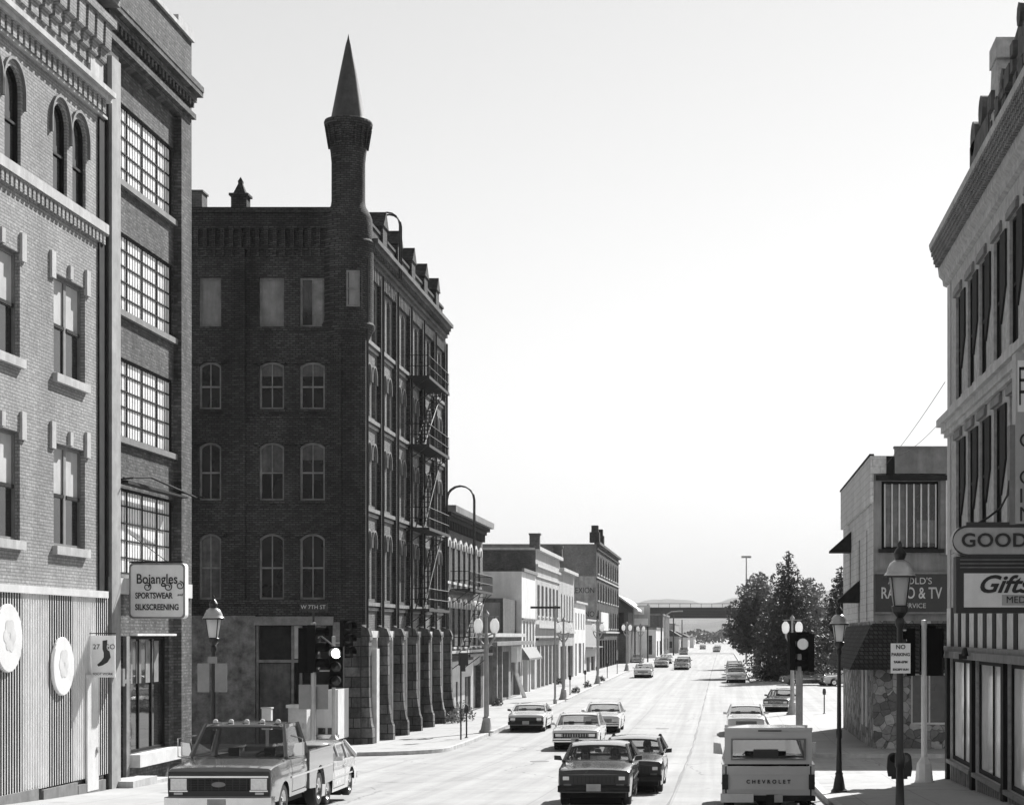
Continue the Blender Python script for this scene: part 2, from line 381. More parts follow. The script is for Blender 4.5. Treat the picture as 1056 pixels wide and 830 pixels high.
class Bld:
    def __init__(s, name, label, cat, loc, group=None): s.root = empty(name, loc, label, cat, group); s.o = loc
    def part(s, name, mb, mat, parent=None, label=None, smooth=False):
        o = mb.build(name, mat, parent or s.root, s.o, smooth)
        if label: o['label'] = label
        return o
    def text(s, body, size, mat, at, parent=None, **k):
        p = parent or s.root
        return text(body, size, mat, p, (at[0] - s.o[0], at[1] - s.o[1], at[2] - s.o[2]), **k)
    def shell(s, mb, x0, x1, y0, y1, z0, z1, skip=''):
        if 'W' not in skip: mb.quad((x0, y0, z0), (x0, y1, z0), (x0, y1, z1), (x0, y0, z1))
        if 'E' not in skip: mb.quad((x1, y0, z0), (x1, y1, z0), (x1, y1, z1), (x1, y0, z1))
        if 'S' not in skip: mb.quad((x0, y0, z0), (x1, y0, z0), (x1, y0, z1), (x0, y0, z1))
        if 'N' not in skip: mb.quad((x0, y1, z0), (x1, y1, z0), (x1, y1, z1), (x0, y1, z1))
    def roof(s, x0, x1, y0, y1, z, mat='roof'):
        mb = MB(); mb.quad((x0, y0, z), (x1, y0, z), (x1, y1, z), (x0, y1, z)); return s.part('roof', mb, mat)
    def window(s, F, o, depth, frame='frame_grey', cols=2, rows=2, fw=.07, mw=.035, pane='glass', shade=0, shade_mat='shade',
               sill=None, hood=None, name='window', t=.05, sub=True):
        a, b, c, d = o[:4]; rise = o[4] if len(o) > 4 else 0
        mb = MB(); D = -depth; top = arch_pts(a, b, d, rise); n = len(top)
        loop = [(a, c), (b, c)] + top
        cu, cv = (a + b) / 2, (c + d) / 2
        def ins(p): return (p[0] + (fw if p[0] < cu else -fw if p[0] > cu else 0), p[1] + (fw if p[1] < cv else -fw))
        if rise > 0:
            ti = arch_pts(a + fw, b - fw, d - fw, max(.01, rise - fw * .3 if rise < (b - a) / 2 - .01 else rise - fw)); inn = [(a + fw, c + fw), (b - fw, c + fw)] + ti
        else: inn = [ins(p) for p in loop]
        k = len(loop)
        for i in range(k):
            j = (i + 1) % k; p, q, p2, q2 = loop[i], loop[j], inn[i], inn[j]
            mb.quad(F(p[0], p[1], D + t), F(q[0], q[1], D + t), F(q2[0], q2[1], D + t), F(p2[0], p2[1], D + t))
            mb.quad(F(p2[0], p2[1], D + t), F(q2[0], q2[1], D + t), F(q2[0], q2[1], D), F(p2[0], p2[1], D))
        e = .004
        for i in range(1, cols):
            u = a + (b - a) * i / cols; w = mw if not (cols == 2 and False) else fw
            hh = d - fw if rise <= 0 else (d - rise + (rise * (1 - (2 * abs(u - cu) / (b - a)) ** 2)) - fw * .7)
            F.box(mb, u - w / 2, u + w / 2, c + fw, hh, D + e, D + t * .8)
        for i in range(1, rows):
            v = c + (d - rise * .5 - c) * i / rows; w = mw * (1.5 if rows == 2 else 1)
            F.box(mb, a + fw, b - fw, v - w / 2, v + w / 2, D + e, D + t * .9)
        wo = s.part(name, mb, frame)
        pb = MB(); pb.quad(*[F(p[0], p[1], D) for p in loop]); s.part('pane', pb, pane, wo)
        if shade:
            vv = d - (d - c) * shade; sb = MB()
            lo = [(a + fw, vv), (b - fw, vv)] + [(min(max(p[0], a + fw), b - fw), p[1] - fw * .5) for p in top]
            sb.quad(*[F(p[0], p[1], D + .002) for p in lo]); s.part('shade', sb, shade_mat, wo)
        if sill:
            h, pr, mt = sill; q = MB(); F.box(q, a - .08, b + .08, c - h, c - .002, -depth + .01, pr); s.part('sill', q, mt)
        if hood: hood(s, F, o)
        return wo

# ------------------------------------------------------------------ ground, roads, pavements
def rows(y0, y1, step):
    out = []; y = y0
    while y < y1 - 1e-6: out.append(y); y += step
    return out + [y1]
def sheet(name, x0, x1, y0, y1, dz, mat, step=4.):
    mb = MB(); r = rows(y0, y1, step)
    xs = [x0, x1]
    for a, b in zip(r, r[1:]): mb.quad((x0, a, gz(a) + dz), (x1, a, gz(a) + dz), (x1, b, gz(b) + dz), (x0, b, gz(b) + dz))
    return struct(name, mb, mat)
mb = MB(); r = rows(-80, 240, 4.) + [400, 800, 1600, 4200]
for a, b in zip(r, r[1:]):
    for xa, xb in ((-3000, -60), (-60, 60), (60, 3000)):
        mb.quad((xa, a, gz(a) - .04), (xb, a, gz(a) - .04), (xb, b, gz(b) - .04), (xa, b, gz(b) - .04))
struct('ground', mb, 'ground')
mb = MB(); r = rows(-60, 240, 3.) + [400, 700, 1300]
for a, b in zip(r, r[1:]): mb.quad((-10.8, a, gz(a)), (2.4, a, gz(a)), (2.4, b, gz(b)), (-10.8, b, gz(b)))
struct('road', mb, 'road')
sheet('side_road', -160, -10.8, 49, 75, 0., 'side_road'); sheet('side_road', 2.4, 120, 48, 72, 0., 'side_road')
sheet('car_park', 2.4, 90, 104, 170, 0., 'side_road')
def slab(name, rws, mat='walk', side=1, h=KERB):
    """rows (y, x0, x1); side=1: the kerb runs along x1, side=-1 along x0"""
    mb = MB(); K = .17
    for (ya, a0, a1), (yb, b0, b1) in zip(rws, rws[1:]):
        za, zb = gz(ya) + h, gz(yb) + h
        if side > 0:
            mb.quad((a0, ya, za), (a1 - K, ya, za), (b1 - K, yb, zb), (b0, yb, zb)); mb.quad((a1 - K, ya, za), (a1, ya, za), (b1, yb, zb), (b1 - K, yb, zb), m=1)
            mb.quad((a1, ya, za), (a1, ya, za - h - .1), (b1, yb, zb - h - .1), (b1, yb, zb), m=1)
        else:
            mb.quad((a0 + K, ya, za), (a1, ya, za), (b1, yb, zb), (b0 + K, yb, zb)); mb.quad((a0, ya, za), (a0 + K, ya, za), (b0 + K, yb, zb), (b0, yb, zb), m=1)
            mb.quad((a0, ya, za), (a0, ya, za - h - .1), (b0, yb, zb - h - .1), (b0, yb, zb), m=1)
    for (y, x0, x1) in (rws[0], rws[-1]): mb.quad((x0, y, gz(y) + h), (x1, y, gz(y) + h), (x1, y, gz(y) - .1), (x0, y, gz(y) - .1), m=1)
    return struct(name, mb, [mat, 'kerb'])
def corner(y0, y1, xk, xf, R, sgn, near, far):
    """row list for a block whose street corners are rounded off"""
    ys = sorted(set(rows(y0, y1, 3.) + ([y0 + R * (1 - cos(pi / 2 * i / 7)) for i in range(8)] if near else []) + ([y1 - R * (1 - cos(pi / 2 * i / 7)) for i in range(8)] if far else [])))
    out = []
    for y in ys:
        t = 0
        if near and y < y0 + R: t = R - sqrt(max(0, R * R - (y0 + R - y) ** 2))
        if far and y > y1 - R: t = R - sqrt(max(0, R * R - (y - y1 + R) ** 2))
        out.append((y, xf, xk - t) if sgn > 0 else (y, xk + t, xf))
    return out
slab('pavement', corner(-60, 55.8, -10.8, -70, 4.5, 1, False, True))
slab('pavement', corner(68, 428, -10.8, -90, 5, 1, True, False))
slab('pavement', corner(-60, 54, 2.4, 50, 3, -1, False, True), side=-1)
slab('pavement', corner(67, 109, 2.4, 50, 3, -1, True, True), side=-1)
slab('verge', corner(167, 420, 2.6, 70, 3, -1, True, False), mat='ground', side=-1, h=.12)
# tar-filled seam down the road and patched utility cut
mb = MB()
for a, b in zip(rows(-40, 430, 3.), rows(-40, 430, 3.)[1:]):
    wa, wb = .035 + .02 * sin(a * 1.7), .035 + .02 * sin(b * 1.7); xa, xb = -1.25 + .02 * sin(a), -1.25 + .02 * sin(b)
    mb.quad((xa - wa, a, gz(a) + .004), (xa + wa, a, gz(a) + .004), (xb + wb, b, gz(b) + .004), (xb - wb, b, gz(b) + .004))
M['tar'] = plain('tar_seam', .1, .7)
struct('road_seam', mb, 'tar')
M['patch'] = plain('patched_concrete', .36, .85, var=.2, scale=1.2)
for (x0, x1, y0, y1) in ((-4.2, -2.6, 62, 66), (.4, 1.9, 96, 101), (-8.8, -6.9, 112, 121)):
    mb = MB(); mb.quad((x0, y0, gz(y0) + .006), (x1, y0, gz(y0) + .006), (x1, y1, gz(y1) + .006), (x0, y1, gz(y1) + .006)); struct('road_patch', mb, 'patch')
for i, (x, y) in enumerate(((-6.4, 64.5), (-3.0, 92), (1.1, 58))):
    mb = MB(); mb.lathe([(0, .012), (.33, .012), (.34, 0.0)], (x, y, gz(y)), 20)
    tag(mb.build('manhole_cover', 'tar'), ['round iron manhole cover in the road before the brick corner building', 'round iron manhole cover in the road beyond the sedans', 'round iron manhole cover in the road ahead of the capped pickup'][i], 'manhole cover', 'manhole covers in the road')

# ------------------------------------------------------------------ hills, far woods
def ridge(name, Y, pts, depth, mat, amp, seed):
    mb = MB(); rnd = random.Random(seed); xs = []; x0, x1 = pts[0][0], pts[-1][0]; N = 420
    ph = [(rnd.uniform(.004, .09), rnd.uniform(0, 6.28)) for _ in range(14)]
    def top(x):
        h = pts[-1][1]
        for (a, ha), (b, hb) in zip(pts, pts[1:]):
            if x <= b: h = ha + (hb - ha) * (x - a) / (b - a); break
        return h + amp * sum(sin(f * x * 400. / Y + p) for f, p in ph) / 4 + rnd.uniform(0, amp * .6)
    T = [(x0 + (x1 - x0) * i / N) for i in range(N + 1)]; H = [top(x) for x in T]
    g = gz(Y) - 1
    for i in range(N):
        a, b, ha, hb = T[i], T[i + 1], H[i], H[i + 1]
        prev = None
        for k in range(7):
            t = k / 6; q = [(x, Y + depth * t, g + (h - g) * sin(t * pi / 2) + (rnd.uniform(-1, 1) * amp * .0)) for x, h in ((a, ha), (b, hb))]
            if prev: mb.quad(prev[0], prev[1], q[1], q[0])
            prev = q
        mb.quad(prev[0], prev[1], (b, Y + depth * 2.2, g), (a, Y + depth * 2.2, g))
    return struct(name, mb, mat)
M['hill'] = plain('wooded_hillside', .06, .95, var=.5, scale=.02, bump=1, bscale=.3)
def rp(l, Y): return [(X_(px, Y), Z_(py, Y)) for px, py in l]
ridge('hills', 4000, rp([(-900, 622), (300, 622), (520, 616), (630, 618), (655, 611), (700, 611), (722, 617), (742, 613), (762, 607), (800, 602), (850, 598), (930, 600), (1400, 612), (2600, 622)], 4000), 900, 'hill', 7.0, 3)
ridge('hills', 2000, rp([(-900, 645), (500, 644), (650, 640), (690, 641), (740, 640), (760, 637), (830, 630), (1400, 640), (2500, 648)], 2000), 300, 'hill', 2.6, 5)

# ------------------------------------------------------------------ light brick building, left edge
AX = -15.5
L = Bld('brick_building', 'light brick building with paired windows and striped corrugated ground floor', 'building', (AX - 8, 39, gz(40)))
F = Fac('x', AX, 1); base = gz(36) - .3; Y0, Y1 = 30.0, 46.15
pairs = [(c - 1.05, c + 1.05) for c in (35.45, 39.6, 43.75)]
ops = []
for a, b in pairs:
    ops += [(a, b, 4 + 6.08, 4 + 8.42, 0), (a, b, 4 + 2.08, 4 + 4.48, 0)]
arches = [c + d for c in (35.45, 39.6, 43.75) for d in (-.64, .64)]
for c in arches: ops.append((c - .46, c + .46, 4 + 10.3, 4 + 12.42, .46))
mb = MB(); wall_grid(mb, F, Y0, Y1, 5.0, 20.3, ops, .28)
L.shell(mb, AX - 16, AX, Y0, Y1, base, 20.3, skip='E'); mb.quad((AX, Y0, base), (AX, Y1, base), (AX, Y1, 5.0), (AX, Y0, 5.0))
L.part('wall', mb, 'light_brick'); L.roof(AX - 16, AX, Y0, Y1, 20.2)
def lintel_blocks(s, F, o):
    q = MB(); a, b, d = o[0], o[1], o[3]
    for u, w, h in ((a - .12, .26, .62), ((a + b) / 2, .2, .5), (b + .12, .26, .62)):
        F.box(q, u - w / 2, u + w / 2, d - (.16 if u < a or u > b else -.02), d - .16 + h, -.02, .06)
    s.part('lintel_stone', q, 'stone')
def hoodmould(mat, over=.14, drop=.45, th=.09, pr=.09):
    def f(s, F, o):
        a, b, c, d, rise = o; q = MB(); ou = arch_pts(a - over - th, b + over + th, d + over + th, rise + over + th if rise > .3 else rise * 1.1, 10); inn = arch_pts(a - over, b + over, d + over, rise + over if rise > .3 else rise, 10)
        ou = [(b + over + th, ou[0][1] - drop)] + ou + [(a - over - th, ou[-1][1] - drop)]; inn = [(b + over, ou[0][1])] + inn + [(a - over, ou[-1][1])]
        for i in range(len(ou) - 1):
            p, p2, r, r2 = ou[i], ou[i + 1], inn[i], inn[i + 1]
            q.quad(F(*p, pr), F(*p2, pr), F(*r2, pr), F(*r, pr)); q.quad(F(*p, pr), F(*p2, pr), F(*p2, 0), F(*p, 0)); q.quad(F(*r, pr), F(*r2, pr), F(*r2, 0), F(*r, 0))
        s.part('hood_mould', q, mat)
    return f
for o in ops:
    if len(o) == 5 and o[4] > 0: L.window(F, o, .12, 'frame_dark', 1, 2, .05, .04, hood=hoodmould('trim_mid', .14, .35, .06, .07))
    else: L.window(F, o, .16, 'trim_mid', 2, 1, .08, .16, shade=.52, sill=(.2, .12, 'stone'), hood=lintel_blocks)
# sash rails of the paired windows
for o in ops:
    if o[4] == 0:
        q = MB(); v = (o[2] + o[3]) / 2
        for a, b in ((o[0] + .09, (o[0] + o[1]) / 2 - .08), ((o[0] + o[1]) / 2 + .08, o[1] - .09)): F.box(q, a, b, v - .04, v + .04, -.15, -.1)
        L.part('meeting_rail', q, 'frame_dark')
q = MB(); F.box(q, Y0, Y1, 4 + 10.02, 4 + 10.26, 0.002, .14); L.part('sill_band', q, 'stone')
q = MB()
for i in range(int((Y1 - Y0) / .26)): F.box(q, Y0 + i * .26, Y0 + i * .26 + .14, 4 + 9.74, 4 + 9.98, .002, .1)
F.box(q, Y0, Y1, 4 + 9.98, 4 + 10.02, .002, .12); L.part('dentil_course', q, 'light_brick')
q = MB(); F.box(q, Y0, Y1, 4 + 13.42, 4 + 13.55, .002, .32); F.box(q, Y0, Y1, 4 + 13.30, 4 + 13.42, .002, .22)
F.box(q, Y0, Y1, 4 + 12.9, 4 + 12.96, .002, .1); L.part('cornice', q, 'stone')
q = MB()
for i in range(int((Y1 - Y0) / .34)): F.box(q, Y0 + i * .34, Y0 + i * .34 + .2, 4 + 12.96, 4 + 13.3, .002, .16)
L.part('corbel_table', q, 'light_brick')
q = MB(); u = Y0
while u < Y1 - .3:
    q.prism([(0, 13.95), (.06, 13.95), (.06, 14.2), (.14, 14.25), (.16, 14.5), (.26, 14.55), (.28, 15.15), (0, 15.15)], lambda p, t: F(t, 4 + p[1], p[0] + .002), u, u + .44)
    u += .62
F.box(q, Y0, Y1, 4 + 15.15, 4 + 15.35, .002, .34); F.box(q, Y0, Y1, 4 + 15.7, 4 + 15.9, .002, .42); F.box(q, Y0, Y1, 4 + 15.9, 4 + 16.35, .002, .55)
L.part('bracket_frieze', q, 'light_brick')
q = MB(); F.box(q, Y1 - 1.15, Y1 - .25, 4 + 13.55, 4 + 14.2, .002, .07); L.part('corner_block', q, 'stone')
# ground floor: corrugated siding in broad pale and dark stripes
q = MB(); u = Y0; st = [(30, 0), (31.6, 1), (33.4, 0), (35.2, 1), (37.0, 0), (38.4, 1), (40.35, 0), (42.14, 1), (43.55, 0), (45.25, 1), (46.2, 1)]
def stripe(u):
    for (a, k), (b, _) in zip(st, st[1:]):
        if a <= u < b: return k
    return 1
vb, vt = gz(42) + .42, 5.0
while u < Y1 - .02:
    k = stripe(u); w = .15
    F_ = F; c = (u, u + .045, u + .075, u + .12, u + .15); d = (.03, .03, .1, .1, .03)
    for i in range(4): q.quad(F(c[i], vb, d[i]), F(c[i + 1], vb, d[i + 1]), F(c[i + 1], vt, d[i + 1]), F(c[i], vt, d[i]), m=0 if i == 2 else k)
    u += w
L.part('corrugated_siding', q, ['sid_l', 'sid_d'])
q = MB(); F.box(q, Y0, Y1 - .1, 4.93, 5.1, .002, .16); L.part('siding_trim', q, 'trim_white')
q = MB(); F.box(q, 45.7, 46.1, 5.12, 4 + 12.85, .003, .05); F.box(q, 46.18, 46.4, base, 4 + 13.4, .003, .04); L.part('pipe_and_shade_strip', q, 'trim_dark')  # flat dark boxes standing in for the shadowed recess beside the pilaster
q = MB()
for a, b, z0 in ((30, 36, .5), (36, 41.4, .45), (41.7, 43.9, .38), (43.95, 45.9, .3)): F.box(q, a, b, base, gz(42) + z0, .002, .14)
L.part('base_board', q, 'trim_mid')
q = MB(); F.box(q, 44.55, 45.35, gz(45) + .2, 4 - .95, .1, .15); dr = L.part('door', q, 'trim_white')
q = MB(); F.box(q, 45.2, 45.26, gz(45) + 1.1, gz(45) + 1.25, .15, .2); L.part('handle', q, 'chrome', dr)
# round pale signboards on the siding
def disc(u, v, r, label):
    o = Bld('round_sign', label, 'sign', (AX + .12, u, v), 'round pale signboards on the striped siding')
    q = MB(); q.lathe([(0, .05), (r - .02, .05), (r, .03), (r, -.02)], (AX + .13, u, v), 28, axis='x'); o.part('board', q, 'sign_w')
    q = MB(); rr = random.Random(u)
    for k in range(6):
        a = k * 1.05; x = u + .25 * cos(a) * r; z = v + .3 * sin(a) * r + .05
        q.lathe([(0, .002), (.12 + .05 * rr.random(), .001)], (AX + .184, x, z), 10, axis='x')
    o.part('faded_emblem', q, plain('faded_emblem', .6, .6, var=.2))
disc(42.87, 4 - .72, .68, 'round white signboard with faded emblem hanging nearest the street corner'); disc(39.6, 4 - .06, .74, 'round white signboard cut by the picture edge on striped siding')
# narrow hanging sign by the door, a dark boot drawn on it
o = Bld('hanging_sign', 'small pale hanging sign with dark sock drawing above the white door', 'sign', (AX + .5, 44.9, 3.4))
q = MB(); q.box(AX + .12, AX + .70, 44.88, 44.93, 2.98, 4.0); o.part('board', q, 'sign_w')
q = MB(); q.tube([(AX, 44.9, 4.05), (AX + .72, 44.9, 4.05)], .015); o.part('bracket', q, 'black')
q = MB()
pr = [(.30, .95), (.42, .97), (.40, .72), (.47, .66), (.5, .5), (.42, .36), (.3, .28), (.2, .25), (.17, .3), (.27, .4), (.33, .5), (.33, .62), (.3, .72)]
q.prism(pr, lambda p, t: (AX + .1 + p[0], 44.875 + t, 3.02 + p[1] * .9), 0, .004); o.part('drawing', q, 'ink')
o.text('27', .17, 'ink', (AX + .25, 44.87, 3.72), ext=.002); o.text('GO', .17, 'ink', (AX + .58, 44.87, 3.72), ext=.002); o.text('FOOT WORK', .08, 'ink', (AX + .41, 44.87, 3.06), ext=.002)

# ------------------------------------------------------------------ dark rough brick building
B = Bld('brick_building', 'dark rough brick building with four tall factory windows stacked over a shop', 'building', (AX - 8, 50, gz(50)))
WX = AX - .22; F = Fac('x', AX, 1); FR = Fac('x', WX, 1); Y0, Y1 = 46.16, 53.8; base = gz(50) - .4
wins = [(47.55, 52.72, 4 + a, 4 + b, 0) for a, b in ((11.86, 13.92), (8.48, 10.55), (5.18, 7.27), (1.6, 3.86))]
mb = MB(); wall_grid(mb, FR, 47.3, 52.8, base, 18.9, wins + [(48.95, 52.35, 4 - 3.15, 4 - .02, 0), (47.4, 48.35, 4 - 3.85, 4 - .02, 0)], .2)
B.part('window_bay_wall', mb, 'rough_brick')
mb = MB()
for a, b in ((Y0, 47.3), (52.8, Y1)): mb.quad(F(a, base), F(b, base), F(b, 18.9), F(a, 18.9))
for u in (47.3, 52.8): mb.quad(F(u, base), F(u, base, -.3), F(u, 18.9, -.3), F(u, 18.9))
mb.quad(F(Y0, 18.9), F(Y1, 18.9), F(Y1, 21.3), F(Y0, 21.3)); mb.quad(F(47.3, 18.9), F(52.8, 18.9), F(52.8, 18.9, -.3), F(47.3, 18.9, -.3))
B.shell(mb, AX - 16, AX, Y0, Y1, base, 21.3, skip='E'); B.part('wall', mb, 'rough_brick'); B.roof(AX - 16, AX, Y0, Y1, 20.9)
q = MB(); F.box(q, 46.42, 47.1, base + .4, 4 + 14.6, .002, .12); B.part('pilaster', q, plain('painted_pilaster', .33, .8, var=.2, scale=3, stain=.2))
q = MB()
for k, (z0, z1, pr) in enumerate(((15.05, 15.2, .12), (15.55, 15.72, .14), (15.72, 15.86, .3), (15.86, 16.02, .32))): F.box(q, Y0, Y1 + pr * .5, 4 + z0, 4 + z1, .002, pr)
for i in range(24): F.box(q, Y0 + i * .32, Y0 + i * .32 + .14, 4 + 15.35, 4 + 15.55, .002, .12)
B.part('cornice', q, 'rough_brick')
q = MB(); F.box(q, Y0, Y1 + .06, 21.3, 21.42, -.25, .08); F.box(q, 52.3, Y1 + .05, 21.42, 21.62, -.25, .06); F.box(q, Y0, 46.9, 21.42, 21.6, -.25, .06); B.part('coping', q, 'stone')
for o in wins:
    wo = B.window(FR, o, .1, 'frame_dark', 4, 5, .06, .035, pane='glass')
    q = MB(); u = o[0] + .07
    while u < o[1] - .1:
        FR.box(q, u, u + .15, o[2] + .07, o[3] - .07, -.096, -.085); u += .22
    B.part('light_slats', q, 'frost', wo)
    q = MB()
    for v in range(1, 5): vv = o[2] + (o[3] - o[2]) * v / 5; FR.box(q, o[0] + .06, o[1] - .06, vv - .018, vv + .018, -.08, -.06)
    for v in (1, 2, 3): uu = o[0] + (o[1] - o[0]) * v / 4; FR.box(q, uu - .03, uu + .03, o[2] + .06, o[3] - .06, -.08, -.055)
    B.part('glazing_bars', q, 'frame_dark', wo)
    q = MB(); FR.box(q, o[0] - .1, o[1] + .07, o[2] - .16, o[2] - .003, -.17, .12); B.part('sill', q, 'trim_mid')
q = MB(); q.tube([F(47.4, 4 + 4.05, .1), F(49, 4 + 4.2, .3), F(52.9, 4 + 3.95, .4)], .028); q.tube([F(47.5, 4 + 4.0, -.2), F(47.4, 4 + 4.05, .35)], .025)
q.tube([F(52.7, 4 + 4.15, -.2), F(52.9, 4 + 3.95, .6)], .025); q.prism([(47.5, 3.92), (52.8, 3.92), (52.9, 3.97), (47.5, 4.0)], lambda p, t: F(p[0], 4 + p[1], t), -.1, .18)
B.part('rolled_awning', q, 'trim_dark')
q = MB(); F.box(q, Y0 + .05, Y1 - .1, 4 + 1.08, 4 + 1.48, -.2, .05); B.part('fascia', q, 'trim_white')
o = (48.95, 52.35, 4 - 3.15, 4 - .02, 0)
wo = B.window(FR, o, .18, 'frame_dark', 3, 1, .08, .07, pane='glass_s', name='shop_window')
q = MB()
for u in (49.2, 49.95, 50.75, 51.5): FR.box(q, u, u + .42, 4 - 1.3, 4 - .15, -.176, -.168)
B.part('shade', q, 'frame_grey', wo)
q = MB(); FR.box(q, 48.8, 52.5, 4 - 3.5, 4 - 3.16, -.1, .3); FR.box(q, 48.9, 52.4, 3.99, 4.05, .002, .2); B.part('shop_sill', q, 'trim_white')
o = (47.4, 48.35, 4 - 3.85, 4 - .02, 0)
q = MB(); FR.box(q, o[0] + .02, o[1] - .02, o[2], 4 - 1.25, -.2, -.14); dd = B.part('door', q, 'trim_dark')
q = MB(); FR.box(q, 47.62, 48.15, o[2] + .9, 4 - 1.4, -.139, -.132); B.part('pane', q, 'glass_s', dd)
q = MB(); FR.box(q, 48.2, 48.24, o[2] + 1.0, o[2] + 1.15, -.138, -.08); B.part('handle', q, 'chrome', dd)
q = MB(); FR.box(q, 48.3, 48.55, o[2], 4 - .02, .002, .1); FR.box(q, 47.35, 48.3, 4 - 1.25, 4 - 1.15, -.14, .12); FR.box(q, 47.2, 47.38, 4 - 1.3, 4 - .85, .3, .36)
B.part('door_frame', q, 'frame_grey')
q = MB(); F.box(q, 46.9, 48.9, gz(47) - .1, gz(47) + .32, -.2, .5); F.box(q, 48.9, 50.3, gz(48.5) - .1, gz(48.5) + .22, -.25, .45); B.part('doorstep', q, 'stone')
q = MB(); q.tube([F(46.2, base, .06), F(46.2, 4 + 12.9, .06)], .05); B.part('pipe_and_shade_strip', q, 'trim_dark')
# projecting sportswear sign
o = Bld('projecting_sign', 'square white sportswear and silkscreening sign projecting over the pavement', 'sign', (-14.8, 48.2, 5.2))
q = MB(); cx, cz, w, h, R = -14.73, 4 + 1.16, 1.46, 1.44, .1; pts = []
for k, (sx, sz) in enumerate(((1, 1), (-1, 1), (-1, -1), (1, -1))):
    for j in range(5):
        a = pi / 2 * k + pi / 2 * j / 4; pts.append((cx + sx * (w / 2 - R) + R * cos(a), cz + sz * (h / 2 - R) + R * sin(a)))
q.prism(pts, lambda p, t: (p[0], t, p[1]), 48.0, 48.3); o.part('cabinet', q, 'sign_w')
q = MB(); pi_ = [(cx + (p[0] - cx) * .94, cz + (p[1] - cz) * .94) for p in pts]
for a, b, c, d in zip(pts, pts[1:] + pts[:1], pi_[1:] + pi_[:1], pi_): q.quad((a[0], 47.992, a[1]), (b[0], 47.992, b[1]), (c[0], 47.992, c[1]), (d[0], 47.992, d[1]))
o.part('rim', q, 'frame_grey')
q = MB(); q.tube([(AX, 48.15, cz + .75), (-14.1, 48.15, cz + .76)], .03); q.tube([(AX, 48.15, cz + .2), (-15.4, 48.15, cz + .2)], .05); q.tube([(-14.5, 48.15, cz + .76), (AX, 48.15, cz + 1.5)], .012)
o.part('bracket', q, 'black')
o.text('Bojangles', .36, 'ink', (cx + .0, 47.985, cz + .3), ext=.003, sx=.8, off=.004)
q = MB()
def curl(x, z, r, turns=1.3, s=1, a0=0):
    p = []
    for i in range(22):
        t = i / 21; a = a0 + s * turns * 2 * pi * t; p.append((x + r * (1 - .65 * t) * cos(a), 47.98, z + r * (1 - .65 * t) * sin(a)))
    q.tube(p, .013, 5)
curl(cx - .25, cz + .1, .11, 1.3, -1, pi / 2); curl(cx + .29, cz + .1, .11, 1.3, -1, pi / 2); curl(cx + .6, cz + .14, .11, 1.3, -1, pi / 2)
o.part('scrollwork', q, 'ink')
o.text('SPORTSWEAR', .215, 'ink', (cx - .08, 47.985, cz - .13), ext=.003, sx=.72, off=.005); o.text('and', .1, 'ink', (cx + .6, 47.985, cz - .1), ext=.003, shear=.3)
o.text('SILKSCREENING', .215, 'ink', (cx, 47.985, cz - .43), ext=.003, sx=.74, off=.005)

# ------------------------------------------------------------------ the corner building with the turret
CY, CX = 76.0, -14.9; base = gz(76) - .4
C = Bld('turreted_brick_building', 'tall sooty brick corner block with a round corner turret and conical spire', 'building', (-22, 87, gz(80)))
FS = Fac('y', CY, -1); FE = Fac('x', CX, 1)
fo = []
for (a, b) in ((205, 228), (267, 293), (309, 335)):
    a, b = X_(a, CY), X_(b, CY)
    for py0, py1, rise in ((337, 286, 0), (422, 373, .18), (516, 456, .2), (618, 550, .22)): fo.append((a, b, Z_(py0, CY), Z_(py1, CY), rise))
xl = -25.2
for py0, py1, rise in ((337, 286, 0), (422, 373, .18), (516, 456, .2), (618, 550, .22)): fo.append((xl, xl + 1, Z_(py0, CY), Z_(py1, CY), rise))
shop = (X_(264, CY), X_(343, CY), base + .45, Z_(645, CY), 0)
mb = MB(); wall_grid(mb, FS, -34, CX, base, 21.6, fo + [shop], .2)
bays = [76.0 + 3.685 * i for i in range(7)]; eo = []; eg = []
for i in range(6):
    c = (bays[i] + bays[i + 1]) / 2 + (.15 if i == 0 else 0)
    for k, (z0, z1, rise) in enumerate(((12.5, 14.86, .0), (9.25, 11.35, .4), (5.5, 8.05, .4), (1.55, 4.35, .4))):
        for s_ in (-.62, .62): eo.append((c + s_ - .42, c + s_ + .42, 4 + z0, 4 + z1, rise if k else .2))
    eg.append((bays[i] + .75, bays[i + 1] - .2, base + .6, 4 - .1, 0))
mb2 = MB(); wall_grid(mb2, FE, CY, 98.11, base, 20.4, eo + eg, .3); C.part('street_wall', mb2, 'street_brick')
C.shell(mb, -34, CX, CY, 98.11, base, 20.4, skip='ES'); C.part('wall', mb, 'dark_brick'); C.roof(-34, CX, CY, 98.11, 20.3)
for o in fo:
    top = o[4] == 0
    C.window(FS, o, .18, 'frame_grey', 1 if top and o[0] < -18 else 2, 1 if top else 2, .09, .045, pane='old_blind' if top and o[0] < -18 else 'board' if (not top and o[2] < 6 and o[0] < -20.5) else 'glass', sill=(.12, .08, 'dark_brick'), hood=hoodmould('dark_brick', .03, .12, .2, .07) if not top else None, shade=(.3 if fo.index(o) in (5, 9, 10) else .5 if fo.index(o) == 6 else 0), shade_mat='board')
q = MB(); o = fo[8]; FS.box(q, o[0] + .55, o[1] - .12, o[2] + .1, o[3] - .1, -.172, -.16); C.part('boarding', q, 'frame_grey')
